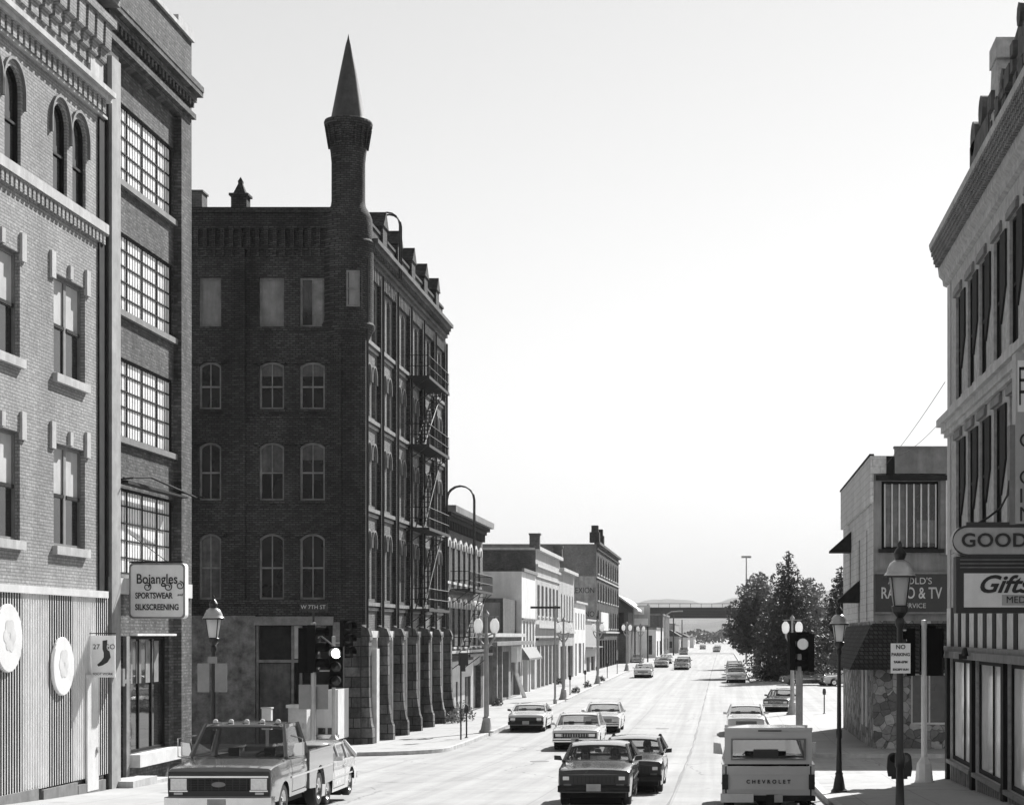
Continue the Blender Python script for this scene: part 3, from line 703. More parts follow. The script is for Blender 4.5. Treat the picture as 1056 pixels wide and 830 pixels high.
def pointed(s, F, o):
    q = MB(); a, b, d = o[0], o[1], o[3]; c = (a + b) / 2
    for p, r in (((a - .12, d - .55), (c, d + .28)), ((c, d + .28), (b + .12, d - .55))):
        q.prism([(p[0], p[1]), (r[0], r[1]), (r[0], r[1] + .14), (p[0], p[1] + .14)], lambda k, t: F(k[0], k[1], t), .002, .14)
    q.box(*sorted((F(c - .07, 0, .002)[0], F(0, 0, .2)[0])), c - .07, c + .07, d + .25, d + .5)
    s.part('hood_mould', q, 'trim_mid')
for i, o in enumerate(eo):
    C.window(FE, o, .2, 'frame_grey', 1, 2, .11, .05, sill=None, hood=hoodmould('trim_mid', .05, .25, .07, .1) if o[3] < 17 else None, pane='glass' if i % 7 else 'board')
q = MB()
for i in range(6):
    a, b = bays[i] + .25, bays[i + 1] - .22
    for z in (12.35, 9.1, 5.35, 1.4): FE.box(q, a, b, 4 + z - .16, 4 + z - .003, -.1, .16); FE.box(q, a, b, 4 + z - .34, 4 + z - .22, .002, .08)
C.part('sill_course', q, 'trim_mid')
q = MB()
for i in range(7): FE.box(q, bays[i] - .22 if i else CY, bays[i] + .22, 4.45, 4 + 15.6, .003, .17)
C.part('pilaster', q, 'dark_brick')
q = MB()
for i in range(7): q.tube([FE(bays[i] - .05 if i else CY + .1, 4.3, .24), FE(bays[i] - .05 if i else CY + .1, 4 + 15.5, .24)], .05)
C.part('pipe_and_shade_strip', q, 'black_m')
# corbelled cornice
q = MB()
for (z0, z1, pr) in ((15.62, 15.8, .16), (15.8, 15.95, .28), (16.15, 16.32, .45), (16.32, 16.5, .58)): FE.box(q, CY + .6, 98.11, 4 + z0, 4 + z1, .004, pr)
u = CY + .7
while u < 98: FE.box(q, u, u + .16, 4 + 15.0, 4 + 15.62, .004, .16); FE.box(q, u, u + .1, 4 + 15.95, 4 + 16.15, .004, .4); u += .37
C.part('cornice', q, 'mid_brick')
q = MB(); FE.box(q, CY + 1.2, 98.11, 20.402, 21.35, -.35, .0); FE.box(q, CY + 1.2, 98.15, 21.35, 21.47, -.38, .06); C.part('parapet', q, 'dark_brick')
for i, u in enumerate([80.6 + 3.72 * k for k in range(5)]):
    q = MB(); w = .5
    FE.box(q, u - w, u + w, 20.8, 21.8, -.5, .14)
    q.prism([(u - w - .12, 21.8), (u + w + .12, 21.8), (u, 22.5)], lambda p, t: FE(p[0], p[1], t), -.55, .2)
    pass
    C.part('gable_pinnacle', q, 'dark_brick')
q = MB()
for z0, z1, pr in ((21.42, 21.62, .16), (20.75, 20.9, .1), (19.9, 20.0, .07), (16.55, 16.65, .06), (12.95, 13.05, .06), (9.3, 9.4, .06), (5.28, 5.45, .1)): FS.box(q, -34, CX - .9, z0, z1, .003, pr)
u = -34
while u < -16.6: FS.box(q, u, u + .16, 20.0, 20.75, .003, .14); FS.box(q, u + .02, u + .14, 19.6, 20.0, .003, .08); u += .36
C.part('string_course', q, 'dark_brick')
q = MB()
for a, b in ((245, 253), (345, 352), (150, 158)): FS.box(q, X_(a, CY), X_(b, CY), 5.45, 19.9, .003, .1)
C.part('front_pilaster', q, 'dark_brick')
q = MB(); x = X_(247, CY); FS.box(q, x - .32, x + .32, 21.62, 22.1, -.5, .12); FS.box(q, x - .4, x + .4, 22.1, 22.2, -.55, .18); q.lathe([(.36, 0), (.12, .45), (.14, .55), (0, .75)], (x, CY + .2, 22.2), 4, a0=pi / 4)
C.part('roof_finial', q, 'dark_brick')
q = MB(); q.box(-22.3, -21.5, CY + .1, CY + .9, 21.6, 22.3); q.box(-22.35, -21.45, CY + .05, CY + .95, 22.3, 22.38); C.part('chimney', q, 'mid_brick')
# turret: corbelled oriel, shaft, flared drum, cone
tc = (-15.55, 76.6, 4.0)
q = MB(); q.lathe([(.12, 10.4), (.3, 10.9), (.5, 11.4), (.72, 12.0), (.95, 12.5), (1.08, 12.7), (1.1, 12.85), (1.03, 12.95), (1.03, 16.0), (1.05, 16.1), (1.08, 16.3), (1.0, 16.4), (.98, 17.3), (.9, 17.5), (.72, 17.8), (.69, 18.0), (.69, 19.6), (.73, 20.0), (.82, 20.7), (.9, 21.05)], tc, 28)
tu = C.part('turret', q, 'dark_brick', smooth=30)
q = MB(); q.lathe([(.9, 21.03), (.98, 21.1), (1.0, 21.25), (.97, 21.33), (.7, 21.42)], tc, 28)
for k in range(18):
    a = 2 * pi * k / 18; q.tube([(tc[0] + .79 * cos(a), tc[1] + .79 * sin(a), 4 + 20.2), (tc[0] + .93 * cos(a), tc[1] + .93 * sin(a), 4 + 21.05)], .05, 4)
C.part('drum_moulding', q, 'dark_brick', tu)
q = MB(); q.lathe([(.74, 21.4), (.7, 21.5), (.36, 23.3), (.12, 24.5), (.05, 24.75), (0.0, 25.0)], tc, 24); C.part('spire', q, plain('slate_cone', .05, .55, var=.35, scale=4, stain=.3), tu, smooth=40)
q = MB(); a0 = Fac('y', 75.58, -1); o = (-15.42, -14.88, Z_(318, 76), Z_(281, 76), 0); a0.box(q, o[0] - .06, o[1] + .06, o[2] - .08, o[3] + .08, -.35, -.02); C.part('turret_casing', q, 'dark_brick', tu)
C.window(a0, o, .015, 'frame_grey', 1, 2, .07, .04, pane='old_blind')
# ground floor
q = MB(); FS.box(q, -34, shop[0] - .02, base + .1, 4 + .82, .003, .07); FS.box(q, shop[1] + .02, CX - .85, base + .1, 4 + .55, .003, .07); C.part('rendered_base', q, 'mottled')
q = MB(); FS.box(q, CX - .85, CX - .02, base + .1, 4 - .1, .003, .12); FS.box(q, CX - .95, CX + .0, base + .1, gz(76) + 1.45, .12, .22); C.part('corner_pier', q, 'block')
q = MB(); FS.box(q, shop[0] - .05, shop[1] + .05, 4 + .42, 4 + .78, .003, .16); C.part('shop_lintel', q, 'frame_grey')
q = MB(); q.quad(FS(shop[0], shop[2], -.17), FS(shop[1], shop[2], -.17), FS(shop[1], shop[3], -.17), FS(shop[0], shop[3], -.17)); C.part('boarded_shopfront', q, 'trim_dark')
q = MB()
for px in (264, 300.5, 309): u = X_(px, CY) + .04; FS.box(q, u - .05, u + .05, shop[2], shop[3], -.16, -.02)
FS.box(q, shop[0], X_(309, CY), Z_(683, CY), Z_(680, CY), -.159, -.03); C.part('shop_frame', q, 'frame_grey')
q = MB(); FS.box(q, X_(302, CY), X_(308, CY), Z_(679, CY), shop[3], -.15, -.12); C.part('pale_panel', q, 'frame_white')
q = MB(); FS.box(q, shop[0] + .12, X_(299, CY), shop[2], Z_(684, CY), -.165, -.12); C.part('door', q, 'board')
for i in range(7):
    u = bays[i]; q = MB(); b_ = gz(u) - .3; w0 = .5
    prof = [(0, b_), (1.05, b_), (1.02, gz(u) + .75), (.9, gz(u) + .95), (.78, gz(u) + 1.5), (.7, gz(u) + 2.1), (.68, 3.75), (.78, 3.8), (.78, 4.0), (.6, 4.3), (0, 4.4)]
    lo, hi = (u - .24, u + .24) if i else (CY + .02, CY + .62)
    q.prism(prof, lambda p, t: FE(t, p[1], p[0] * (.68 if i else .45) + .002), lo, hi); C.part('buttress', q, 'block')
q = MB()
for i in range(6):
    a, b, c, d, _ = eg[i]; FE.box(q, a, b, c, d, -.29, -.22)
C.part('boarded_opening', q, 'board')
q = MB()
for i in range(6):
    a, b, c, d, _ = eg[i]; FE.box(q, b - .7, b - .45, c, d, -.2, .12); FE.box(q, a, b, d + .01, d + .3, .003, .1)
C.part('shop_post', q, 'frame_white')
q = MB(); FE.box(q, 76.75, 77.35, base + .3, 4 - .55, .003, .5); C.part('pilaster', q, 'frame_white')
def fire_escape(s, F, spans, u0, u1, pr, zs, mat='black_m', top=None):
    fb = MB(); s0 = s.part('fire_escape', _one(F, u0, zs[0], pr), mat)
    for z in zs:
        q = MB()
        k = 0
        while u0 + k * .16 < u1: F.box(q, u0 + k * .16, u0 + k * .16 + .07, z, z + .05, .1, pr); k += 1
        F.box(q, u0, u1, z - .08, z + .06, pr, pr + .04); F.box(q, u0, u1, z - .08, z + .02, .03, .09)
        for u in (u0, (u0 + u1) / 2, u1): q.tube([F(u, z - .02, pr), F(u, z - .8, .05)], .025, 5)
        s.part('platform', q, mat, s0)
        q = MB()
        for h in (.5, 1.0):
            q.tube([F(u0, z + h, .05), F(u0, z + h, pr), F(u1, z + h, pr), F(u1, z + h, .05)], .02, 5)
        n = int((u1 - u0) / .3)
        for j in range(n + 1): u = u0 + (u1 - u0) * j / n; q.tube([F(u, z, pr), F(u, z + 1.0, pr)], .012, 4)
        s.part('railing', q, mat, s0)
    for za, zb in zip(zs, zs[1:]):
        q = MB()
        for d in (.45, .85): q.tube([F(u0 + .5, za, d), F(u1 - .5, zb, d)], .03, 5)
        n = 14
        for j in range(n): t = j / n; F.box(q, u0 + .5 + (u1 - u0 - 1) * t - .08, u0 + .5 + (u1 - u0 - 1) * t + .08, za + (zb - za) * t, za + (zb - za) * t + .03, .45, .85)
        s.part('stair', q, mat, s0)
    if top:
        for (ua, z0, z1, hook, d) in top:
            q = MB()
            for du in (0, .42):
                p = [F(ua + du, z0, d), F(ua + du, z1, d)]
                for j in range(1, 9): a = pi * j / 8; p.append(F(ua + du, z1 + hook * sin(a), d - hook * (1 - cos(a))))
                p.append(F(ua + du, z1 - .6, d - 2 * hook)); q.tube(p, .04, 6)
            z = z0
            while z < z1: q.tube([F(ua, z, d), F(ua + .42, z, d)], .015, 4); z += .33
            s.part('ladder', q, mat, s0)
    return s0
def _one(F, u0, z, pr):
    q = MB(); F.box(q, u0, u0 + .06, z - .3, z + .1, .0, .1); return q
fire_escape(C, FE, 0, 86.2, 92.6, 1.15, [4 + 1.2, 4 + 5.0, 4 + 8.9, 4 + 12.1], top=[(82.2, 4 + 15.9, 4 + 18.3, .55, .5)])

# ------------------------------------------------------------------ the row further down the left side
def simple_window_rows(Bd, F, y0, y1, rows_, depth=.2, **kw):
    pass
def narrow_hood(mat='frame_white'):
    def f(s, F, o):
        q = MB(); c = (o[0] + o[1]) / 2; w = (o[1] - o[0]) / 2 + .14
        q.prism([(c - w, o[3] - .3), (c - w, o[3]), (c - w * .5, o[3] + .2), (c, o[3] + .28), (c + w * .5, o[3] + .2), (c + w, o[3]), (c + w, o[3] - .3), (c + w - .1, o[3] - .3), (c + w * .55, o[3] + .03), (c, o[3] + .1), (c - w * .55, o[3] + .03), (c - w + .1, o[3] - .3)], lambda p, t: F(p[0], p[1], t), .003, .13)
        s.part('hood_mould', q, mat)
    return f
def row_building(name, label, y0, y1, top, wallm, rows_, X=-14.9, depth=16, cornice=None, ground=None, gd=.35, parapet=True, side=None, sgn=1, base_add=0):
    """a party-wall building; rows_: (z0, z1, n, width, rise, cols, rows, hood, sill)"""
    b = Bld(name, label, 'building', (X - sgn * depth / 2, (y0 + y1) / 2, gz((y0 + y1) / 2))); F = Fac('x', X, sgn); bz = gz(y0) - .5
    ops = []
    for rw in rows_:
        n = rw[2]; m_ = rw[9] if len(rw) > 9 else .6; st = (y1 - y0 - 2 * m_) / n
        for i in range(n): c = y0 + m_ + st * (i + .5); ops.append((c - rw[3] / 2, c + rw[3] / 2, rw[0], rw[1], rw[4], rw))
    gops = ground or []
    mb = MB(); wall_grid(mb, F, y0, y1, bz, top, [o[:5] for o in ops] + [g[:4] + (0,) for g in gops], gd)
    x0, x1 = (X - depth, X) if sgn > 0 else (X, X + depth)
    if side: b.shell(mb, x0, x1, y0, y1, bz, top, skip=('E' if sgn > 0 else 'W') + 'S'); sb = MB(); sb.quad((x0, y0, bz), (x1, y0, bz), (x1, y0, top), (x0, y0, top)); b.part('side_wall', sb, side)
    else: b.shell(mb, x0, x1, y0, y1, bz, top, skip='E' if sgn > 0 else 'W')
    b.part('wall', mb, wallm); b.roof(x0, x1, y0, y1, top - .3)
    for o in ops:
        rw = o[5]; b.window(F, o[:5], .18, 'frame_grey', rw[5], rw[6], .08, .05, pane='glass_far' if y0 > 110 else 'glass', hood=rw[7], sill=(.14, .1, rw[8]) if rw[8] else None)
    for g in gops:
        k = g[4]
        if k == 'shop':
            wo = b.window(F, g[:4] + (0,), gd - .05, 'frame_dark', 3, 1, .1, .07, pane='glass_s', name='shop_window')
        elif k == 'door':
            q = MB(); F.box(q, g[0], g[1], g[2], g[3], -gd, -gd + .06); d = b.part('door', q, 'trim_dark'); q = MB(); F.box(q, g[0] + .12, g[1] - .12, g[2] + .9, g[3] - .2, -gd + .06, -gd + .065); b.part('pane', q, 'glass_s', d)
        else:
            q = MB(); F.box(q, g[0], g[1], g[2], g[3], -gd, -gd + .05); b.part('boarded_opening', q, k)
    for (z0, z1, pr, mt) in (cornice or []):
        q = MB(); F.box(q, y0 + .01, y1 + (.12 if pr > .2 else -.01), z0, z1, .003, pr); b.part('cornice', q, mt)
    return b, F

# D: two tall storeys, bracketed cornice, fire escape
D, FD = row_building('brick_building', 'two storey brick building with deep cornice and black fire escape beside the turreted block', 98.2, 114.5, 10.75, 'mid_brick',
    [(6.95, 9.1, 7, .95, .25, 1, 2, narrow_hood(), 'frame_white'), (3.4, 5.8, 7, .95, .25, 1, 2, narrow_hood(), 'frame_white')],
    cornice=[(10.2, 10.4, .25, 'trim_dark'), (10.4, 10.6, .45, 'trim_dark'), (10.6, 10.95, .7, 'trim_mid'), (3.0, 3.15, .12, 'stone')],
    ground=[(98.9, 100.9, gz(99) + .1, 1.9, 'trim_dark'), (102.6, 103.3, gz(102) + 1.0, 1.4, 'trim_dark'), (106.2, 106.9, gz(106) + .2, 1.6, 'trim_dark'), (108.0, 108.6, gz(106) + .2, 1.6, 'trim_dark'), (110.4, 113.6, gz(111) + .2, 2.2, 'board')])
q = MB(); u = 98.3
while u < 114.3: FD.box(q, u, u + .22, 9.75, 10.38, .003, .22); u += .62
D.part('frieze_molding', q, 'trim_dark')
q = MB()
for a, b_, c, d in ((101.2, 102.58, gz(102) - .1, 2.55), (102.58, 103.32, 1.42, 2.55), (103.32, 106.18, gz(104) - .1, 2.55), (106.18, 108.62, 1.62, 2.55), (108.62, 109.6, gz(109) - .1, 2.55)): FD.box(q, a, b_, c, d, .004, .06)
D.part('painted_plaster', q, 'sign_g')
fire_escape(D, FD, 0, 100.6, 110.5, 1.1, [2.9, 6.5], top=[(100.4, 6.2, 11.4, .75, 1.35)])
# shopfronts between
F1, FF1 = row_building('shop_building', 'low single storey shop with leaning pale column under a thin ledge', 114.6, 136.6, 4.05, 'grey_wall', [],
    ground=[(115.4, 119.2, gz(117) + .1, 3.1, 'shop'), (119.9, 121.6, gz(120) + .1, 2.9, 'door'), (123, 128.4, gz(125) + .3, 2.9, 'shop'), (129.6, 135.6, gz(131) + .2, 2.9, 'trim_dark')], gd=.7,
    cornice=[(3.35, 3.6, .9, 'trim_mid'), (3.9, 4.15, .3, 'stone')])
q = MB()
for u in (119.5, 122.3): FF1.box(q, u - .2, u + .2, gz(u) - .1, 3.3, .01, .3)
F1.part('pilaster', q, 'frame_grey')
q = MB(); q.tube([FF1(128.6, 3.1, .5), FF1(128.6, 1.4, .5), FF1(130.5, gz(130) + .1, .9)], .16, 4); F1.part('leaning_column', q, 'trim_white')
for u in (127.0, 129.3):
    q = MB(); q.box(-14.9 + .35, -14.9 + .78, u - .03, u + .03, 2.15, 3.25); F1.part('signboard', q, 'sign_w')
# brick hut with door on the roof line behind
U, _F = row_building('rear_building', 'small windowless brick back building rising behind the low shop', 128.5, 136.7, 6.6, 'mid_brick', [], X=-15.3, depth=12)
q = MB(); q.box(-17.6, -16.9, 128.4, 128.48, 4.9, 6.4); U.part('door', q, 'trim_dark'); q = MB(); q.box(-16.8, -15.5, 128.4, 128.47, 4.2, 6.3); U.part('wall_panel', q, 'grey_wall')
F2, FF2 = row_building('shop_building', 'two storey shop with blank white painted upper front and striped awning', 136.8, 146.9, 8.75, 'white_wall',
    [(3.1, 5.1, 4, 1.5, 0, 2, 1, None, None)], ground=[(137.5, 141, gz(138) + .2, 2.2, 'shop'), (141.6, 142.8, gz(141) + .1, 2.2, 'door'), (143.4, 146.3, gz(144) + .2, 2.2, 'shop')], gd=.6,
    cornice=[(8.75, 9.0, .2, 'trim_mid'), (5.2, 5.3, .15, 'trim_mid')])
q = MB(); q.prism([(0, 3.1), (.55, 2.3), (.55, 2.15), (0, 2.2)], lambda p, t: FF2(t, p[1], p[0]), 137, 146.7); F2.part('awning', q, 'trim_mid')
E_, FE_ = row_building('brick_building', 'two storey brick commercial building with tall corner finial and pale cornice', 147.0, 168.4, 10.8, 'pale_brick',
    [(5.6, 8.1, 6, 1.9, 0, 2, 2, None, 'stone')], ground=[(148 + i * 3.4, 150.7 + i * 3.4, gz(150) + .2, 3.2, k) for i, k in enumerate(('shop', 'trim_dark', 'shop', 'door', 'trim_dark', 'shop'))], gd=.5,
    cornice=[(10.8, 11.1, .35, 'stone'), (9.5, 9.7, .2, 'stone'), (8.7, 8.8, .1, 'stone'), (4.6, 4.9, .3, 'stone'), (3.6, 3.8, .25, 'trim_dark')], side='mid_brick')
for u in (147.35, 168.0):
    q = MB(); FE_.box(q, u - .35, u + .35, 10.9, 12.0, -.5, .3); FE_.box(q, u - .42, u + .42, 12.0, 12.15, -.55, .38); E_.part('finial', q, 'mid_brick')
q = MB(); q.box(-31, -14.95, 146.9, 147.3, 10.82, 11.0); E_.part('coping', q, 'stone')
G_, FG = row_building('brick_building', 'narrow pale painted building next to the finialed brick block', 168.5, 185.0, 9.9, 'pale_brick',
    [(5.6, 7.9, 5, 1.2, .2, 1, 2, None, 'stone')], ground=[(169.5, 173, gz(170) + .2, 3.0, 'shop'), (174.5, 176, gz(175) + .1, 3.0, 'door'), (177.5, 183.5, gz(180) + .2, 3.0, 'trim_dark')],
    cornice=[(9.9, 10.2, .45, 'stone'), (4.2, 4.4, .2, 'stone')])
H_, FH = row_building('shop_building', 'low white stuccoed shop with dark doorways before the tall lettered warehouse', 185.1, 200.5, 7.3, 'white_wall', [(4.6, 6.3, 4, 1.3, 0, 1, 2, None, None)],
    ground=[(186.5, 188.5, gz(187) + .1, 3.2, 'trim_dark'), (191, 194.5, gz(190) + .3, 3.2, 'shop'), (196.5, 198.5, gz(197) + .1, 3.2, 'trim_dark')], cornice=[(7.3, 7.5, .25, 'stone')])
H2, FH2 = row_building('shop_building', 'low grey shop with dark boarded front against the warehouse wall', 200.6, 217.7, 5.6, 'sign_g', [],
    ground=[(202, 207, gz(204) + .1, 1.6, 'trim_dark'), (209, 215, gz(210) + .1, 1.6, 'shop')], cornice=[(5.6, 5.8, .2, 'stone'), (2.6, 2.75, .8, 'trim_mid')])
# tall warehouse with painted wall lettering
I_, FI = row_building('brick_warehouse', 'tall dark brick warehouse with faded painted lettering on its side wall', 217.8, 264.6, 14.8, 'dark_brick',
    [(11.4, 13.6, 9, 2.3, .5, 2, 2, None, 'stone'), (8.2, 10.4, 9, 2.3, .5, 2, 2, None, 'stone'), (4.9, 7.1, 9, 2.3, .5, 2, 2, None, 'stone')],
    ground=[(219 + i * 5.1, 222.6 + i * 5.1, gz(220) + .2, 3.4, k) for i, k in enumerate(('trim_dark', 'shop', 'trim_dark', 'trim_dark', 'shop', 'trim_dark', 'shop', 'trim_dark'))], cornice=[(14.8, 15.1, .4, 'mid_brick'), (10.8, 10.95, .12, 'stone'), (4.3, 4.5, .2, 'stone'), (14.2, 14.4, .15, 'mid_brick')], side='grey_brick', depth=18)
for u in (218.4, 226.5):
    q = MB(); FI.box(q, u - .8, u + .8, 15, 16.2 + (u > 220) * .0, -.8, .35); FI.box(q, u - .55, u + .55, 16.2, 17.0, -.6, .2); I_.part('parapet_turret', q, 'dark_brick')
I_.text('LEXION', .95, 'ink', (-15.1, 217.78, 9.3), ext=.004, sx=.8, align='RIGHT', name='wall_lettering'); I_.text('& NO', .95, 'ink', (-15.1, 217.78, 6.5), ext=.004, sx=.8, align='RIGHT', name='wall_lettering')
q = MB(); q.quad((-24, 217.79, 5.2), (-14.95, 217.79, 5.2), (-14.95, 217.79, 11.0), (-24, 217.79, 11.0)); I_.part('painted_panel', q, plain('faded_wall_paint', .42, .9, var=.35, scale=1, stain=.35))
# pale low billboard box in front of the warehouse
q = MB(); FI.box(q, 219, 233, 4.6, 6.8, .2, .5); I_.part('fascia_sign', q, 'white_wall')
# lean-to shed with sloping eave
b = Bld('shed', 'dark shed with sloping white edged eave past the tall warehouse', 'shed', (-18, 282, gz(282)))
q = MB(); q.prism([(-30, gz(280) - .4), (-13.6, gz(280) - .4), (-13.6, 7.4), (-15, 9.3), (-30, 9.3)], lambda p, t: (p[0], t, p[1]), 266, 300); b.part('wall', q, 'mid_brick')
q = MB(); q.prism([(-12.2, 7.5), (-12.2, 7.8), (-15, 9.8), (-30, 9.8), (-30, 9.5), (-15, 9.5)], lambda p, t: (p[0], t, p[1]), 265.4, 300.5); b.part('roof', q, 'trim_white')
q = MB(); q.box(-15.4, -14.2, 265.9, 265.98, 4.2, 7.3); b.part('door', q, 'trim_dark')
# pole sign
b = Bld('pole_sign', 'rectangular framed advertising sign raised on posts by the shed', 'sign', (-12.2, 280, gz(280)))
q = MB()
for x in (-13.3, -11.35): q.box(x - .1, x + .1, 279.9, 280.1, gz(280) - .1, 8.7)
b.part('post', q, 'trim_dark')
q = MB(); q.box(-13.6, -11.0, 279.85, 279.9, 5.4, 8.6); b.part('board', q, 'sign_g')
q = MB(); q.box(-13.4, -11.9, 279.8, 279.84, 7.2, 8.3); q.box(-13.4, -11.3, 279.8, 279.84, 5.6, 6.6); b.part('panel', q, 'sign_w')
# low white workshop, brick store and small houses before the bridge
def block(name, label, x0, x1, y0, y1, top, m, wins=(), ewins=(), roof=None):
    b = Bld(name, label, 'building', ((x0 + x1) / 2, (y0 + y1) / 2, gz(y0))); bz = gz(y0) - .5; S_ = Fac('y', y0, -1); E2 = Fac('x', x1, 1)
    mb = MB(); wall_grid(mb, S_, x0, x1, bz, top, [w + (0,) for w in wins], .2); wall_grid(mb, E2, y0, y1, bz, top, [w + (0,) for w in ewins], .2)
    b.shell(mb, x0, x1, y0, y1, bz, top, skip='SE'); b.part('wall', mb, m)
    for w in wins: b.window(S_, w + (0,), .15, 'frame_dark', 1, 1, .1, .06, pane='glass_far')
    for w in ewins: b.window(E2, w + (0,), .15, 'frame_dark', 1, 1, .1, .06, pane='glass_far')
    if roof:
        q = MB(); yc = (x0 + x1) / 2; q.prism([(x0 - .4, top - .1), (x1 + .4, top - .1), (yc, top + roof)], lambda p, t: (p[0], t, p[1]), y0 - .4, y1 + .4); b.part('roof', q, 'roof')
    else:
        b.roof(x0, x1, y0, y1, top); q = MB(); q.box(x0 - .1, x1 + .1, y0 - .12, y0 - .003, top - .35, top + .05); q.box(x1 + .003, x1 + .12, y0, y1, top - .35, top + .05); b.part('coping', q, 'trim_mid')
    return b
block('workshop', 'low pale flat roofed workshop with one dark door facing the street', -19.0, -11.9, 330, 372, 5.4, 'white_wall', [(-16.0, -14.9, 1.0, 4.0), (-13.2, -12.6, .6, 4.0)], [(335, 341, .2, 3.0), (350, 356, .2, 3.0)])
block('brick_store', 'dark two storey brick store rising behind the pale workshop', -19, -12.1, 374, 420, 8.4, 'mid_brick', [], [(378, 383, .8, 3.4), (390, 395, .8, 3.4), (405, 410, .8, 3.4)])
block('small_house', 'small pale gabled house close to the railway bridge', -14.5, -10.4, 440, 462, 3.9, 'pale_brick', [(-13, -12, 1, 2.6)], [(445, 449, 1, 2.8)], roof=1.4)
block('small_house', 'second small pale house beyond the railway bridge', -16, -9.6, 510, 540, 3.6, 'white_wall', [(-12, -11, .8, 2.4)], [(515, 521, .8, 2.4)], roof=1.6)
block('small_house', 'low white house farthest down the left kerb', -20, -9.6, 620, 660, 3.4, 'white_wall', [], [(630, 640, .8, 2.4)], roof=1.3)
block('low_warehouse', 'long low grey warehouse far beyond the railway bridge', -46, -18, 700, 760, 8.5, 'grey_wall', [(-40, -37, 3, 6), (-32, -29, 3, 6), (-26, -23, 3, 6)])
# railway bridge
b = Bld('railway_bridge', 'dark plate girder railway bridge crossing the end of the street', 'bridge', (-4, 436, gz(430)))
q = MB(); q.box(-80, 60, 434, 434.4, 8.15, 10.5); q.box(-80, 60, 439, 439.4, 8.15, 10.5); q.box(-80, 60, 434.4, 439, 8.3, 8.7)
k = -80
while k < 60: q.box(k, k + .18, 433.8, 434, 8.2, 10.45); k += 2.2
q.box(-80, 60, 433.75, 434.0, 10.45, 10.6); q.box(-80, 60, 433.75, 434.0, 8.05, 8.2); b.part('girder', q, plain('bridge_steel', .035, .7, var=.3))
q = MB(); q.tube([(-80, 434, 11.5), (60, 434, 11.5)], .06, 4)
for k in range(56): q.tube([(-80 + k * 2.5, 434, 10.6), (-80 + k * 2.5, 434, 11.5)], .05, 4)
b.part('railing', q, 'trim_dark')
for x in (-18.6, 6.0, -42, 28):
    q = MB(); q.box(x - .8, x + .8, 434, 439.5, gz(430) - .3, 8.05); b.part('pier', q, 'grey_wall')

# ------------------------------------------------------------------ right side: radio and television shop
RX, RY = 5.9, 72.0
R = Bld('shop_building', 'two storey corner shop with vertical blinds upstairs and shingled awning over fieldstone', 'building', (RX + 8, 81, gz(75)))
FS = Fac('y', RY, -1); FW = Fac('x', RX, -1); bz = gz(72) - .4; x1 = 30.
up = (X_(909, RY), X_(968, RY), Z_(566, RY), Z_(496, RY), 0); dn = (X_(939.5, RY), X_(998, RY), Z_(747, RY), Z_(694, RY), 0); top = Z_(470, RY)
mb = MB(); wall_grid(mb, FS, RX, x1, Z_(640, RY), top, [up], .35)
R.part('front_wall', mb, 'grey_wall')
mb = MB(); wall_grid(mb, FS, RX, x1, bz, Z_(640, RY), [dn], .3); R.part('fieldstone_wall', mb, 'flag')
ww = [(y0, y1, z0, z1, 0) for y0, y1, z0, z1 in ((75.0, 75.6, 4.6, 8.3), (79.0, 79.8, 6.3, 8.1), (84.6, 85.4, 5.6, 8.0), (79.2, 80.0, 4.3, 5.4))]
mb = MB(); wall_grid(mb, FW, RY, 90, Z_(640, RY), 9.15, ww, .15); mb.quad((x1, RY, bz), (x1, 90, bz), (x1, 90, top), (x1, RY, top)); mb.quad((RX, 90, bz), (x1, 90, bz), (x1, 90, top), (RX, 90, top)); R.part('side_wall', mb, 'clap')
mb = MB(); wall_grid(mb, FW, RY, 90, bz, Z_(640, RY), [], .15); R.part('fieldstone_base', mb, 'flag')
for o in ww: R.window(FW, o, .1, 'trim_dark', 1, 2, .06, .05, pane='glass')
q = MB(); q.box(RX - .12, RX, RY - .05, 90.1, 9.15, top); q.box(RX - .12, RX + .5, RY - .06, RY - .003, top - .7, top); R.part('fascia', q, 'clap'); R.roof(RX, x1, RY, 90, top - .05)
q = MB(); q.box(RX - .16, RX + .02, RY - .1, 90.2, top, top + .07); R.part('coping', q, 'trim_dark')
q = MB(); q.box(X_(922, RY), x1, RY - .35, RY - .02, Z_(489, RY), Z_(463, RY)); q.box(X_(922, RY) - .04, x1, RY - .4, RY, Z_(463, RY), Z_(461, RY)); R.part('raised_fascia', q, 'trim_mid')
q = MB(); q.box(RX + .5, X_(922, RY) - .02, RY - .1, RY - .003, Z_(490, RY), top - .02); q.box(RX + .1, x1, RY - .25, RY - .003, Z_(496, RY) + .02, Z_(490, RY) - .01); R.part('soffit', q, 'trim_dark')
wo = R.window(FS, up, .3, 'frame_dark', 1, 1, .1, .05, pane='glass')
u = up[0] + .12
for k in range(8):
    q = MB(); xx = up[0] + .12 + k * .285; FS.box(q, xx, xx + .055, up[2] + .08, up[3] - .1, -.28, -.16); R.part('mullion', q, 'trim_white', wo)
q = MB(); FS.box(q, up[0] + .16, up[0] + .95, up[2] + .1, up[3] - .1, -.298, -.29); FS.box(q, up[0] + 1.4, up[1] - .1, up[2] + .25, up[2] + 1.15, -.298, -.29); R.part('blind', q, 'frame_grey', wo)
q = MB(); FS.box(q, up[0] - .12, up[1] + .2, up[2] - .14, up[2] - .003, .003, .22); R.part('sill', q, 'trim_dark')
q = MB(); FS.box(q, X_(969.5, RY), X_(983, RY), Z_(572, RY), Z_(486, RY), .003, .1); R.part('pale_pilaster', q, 'trim_mid')
q = MB(); FS.box(q, X_(975, RY), X_(977.5, RY), Z_(572, RY), Z_(486, RY), .1, .16); R.part('conduit', q, 'trim_white')
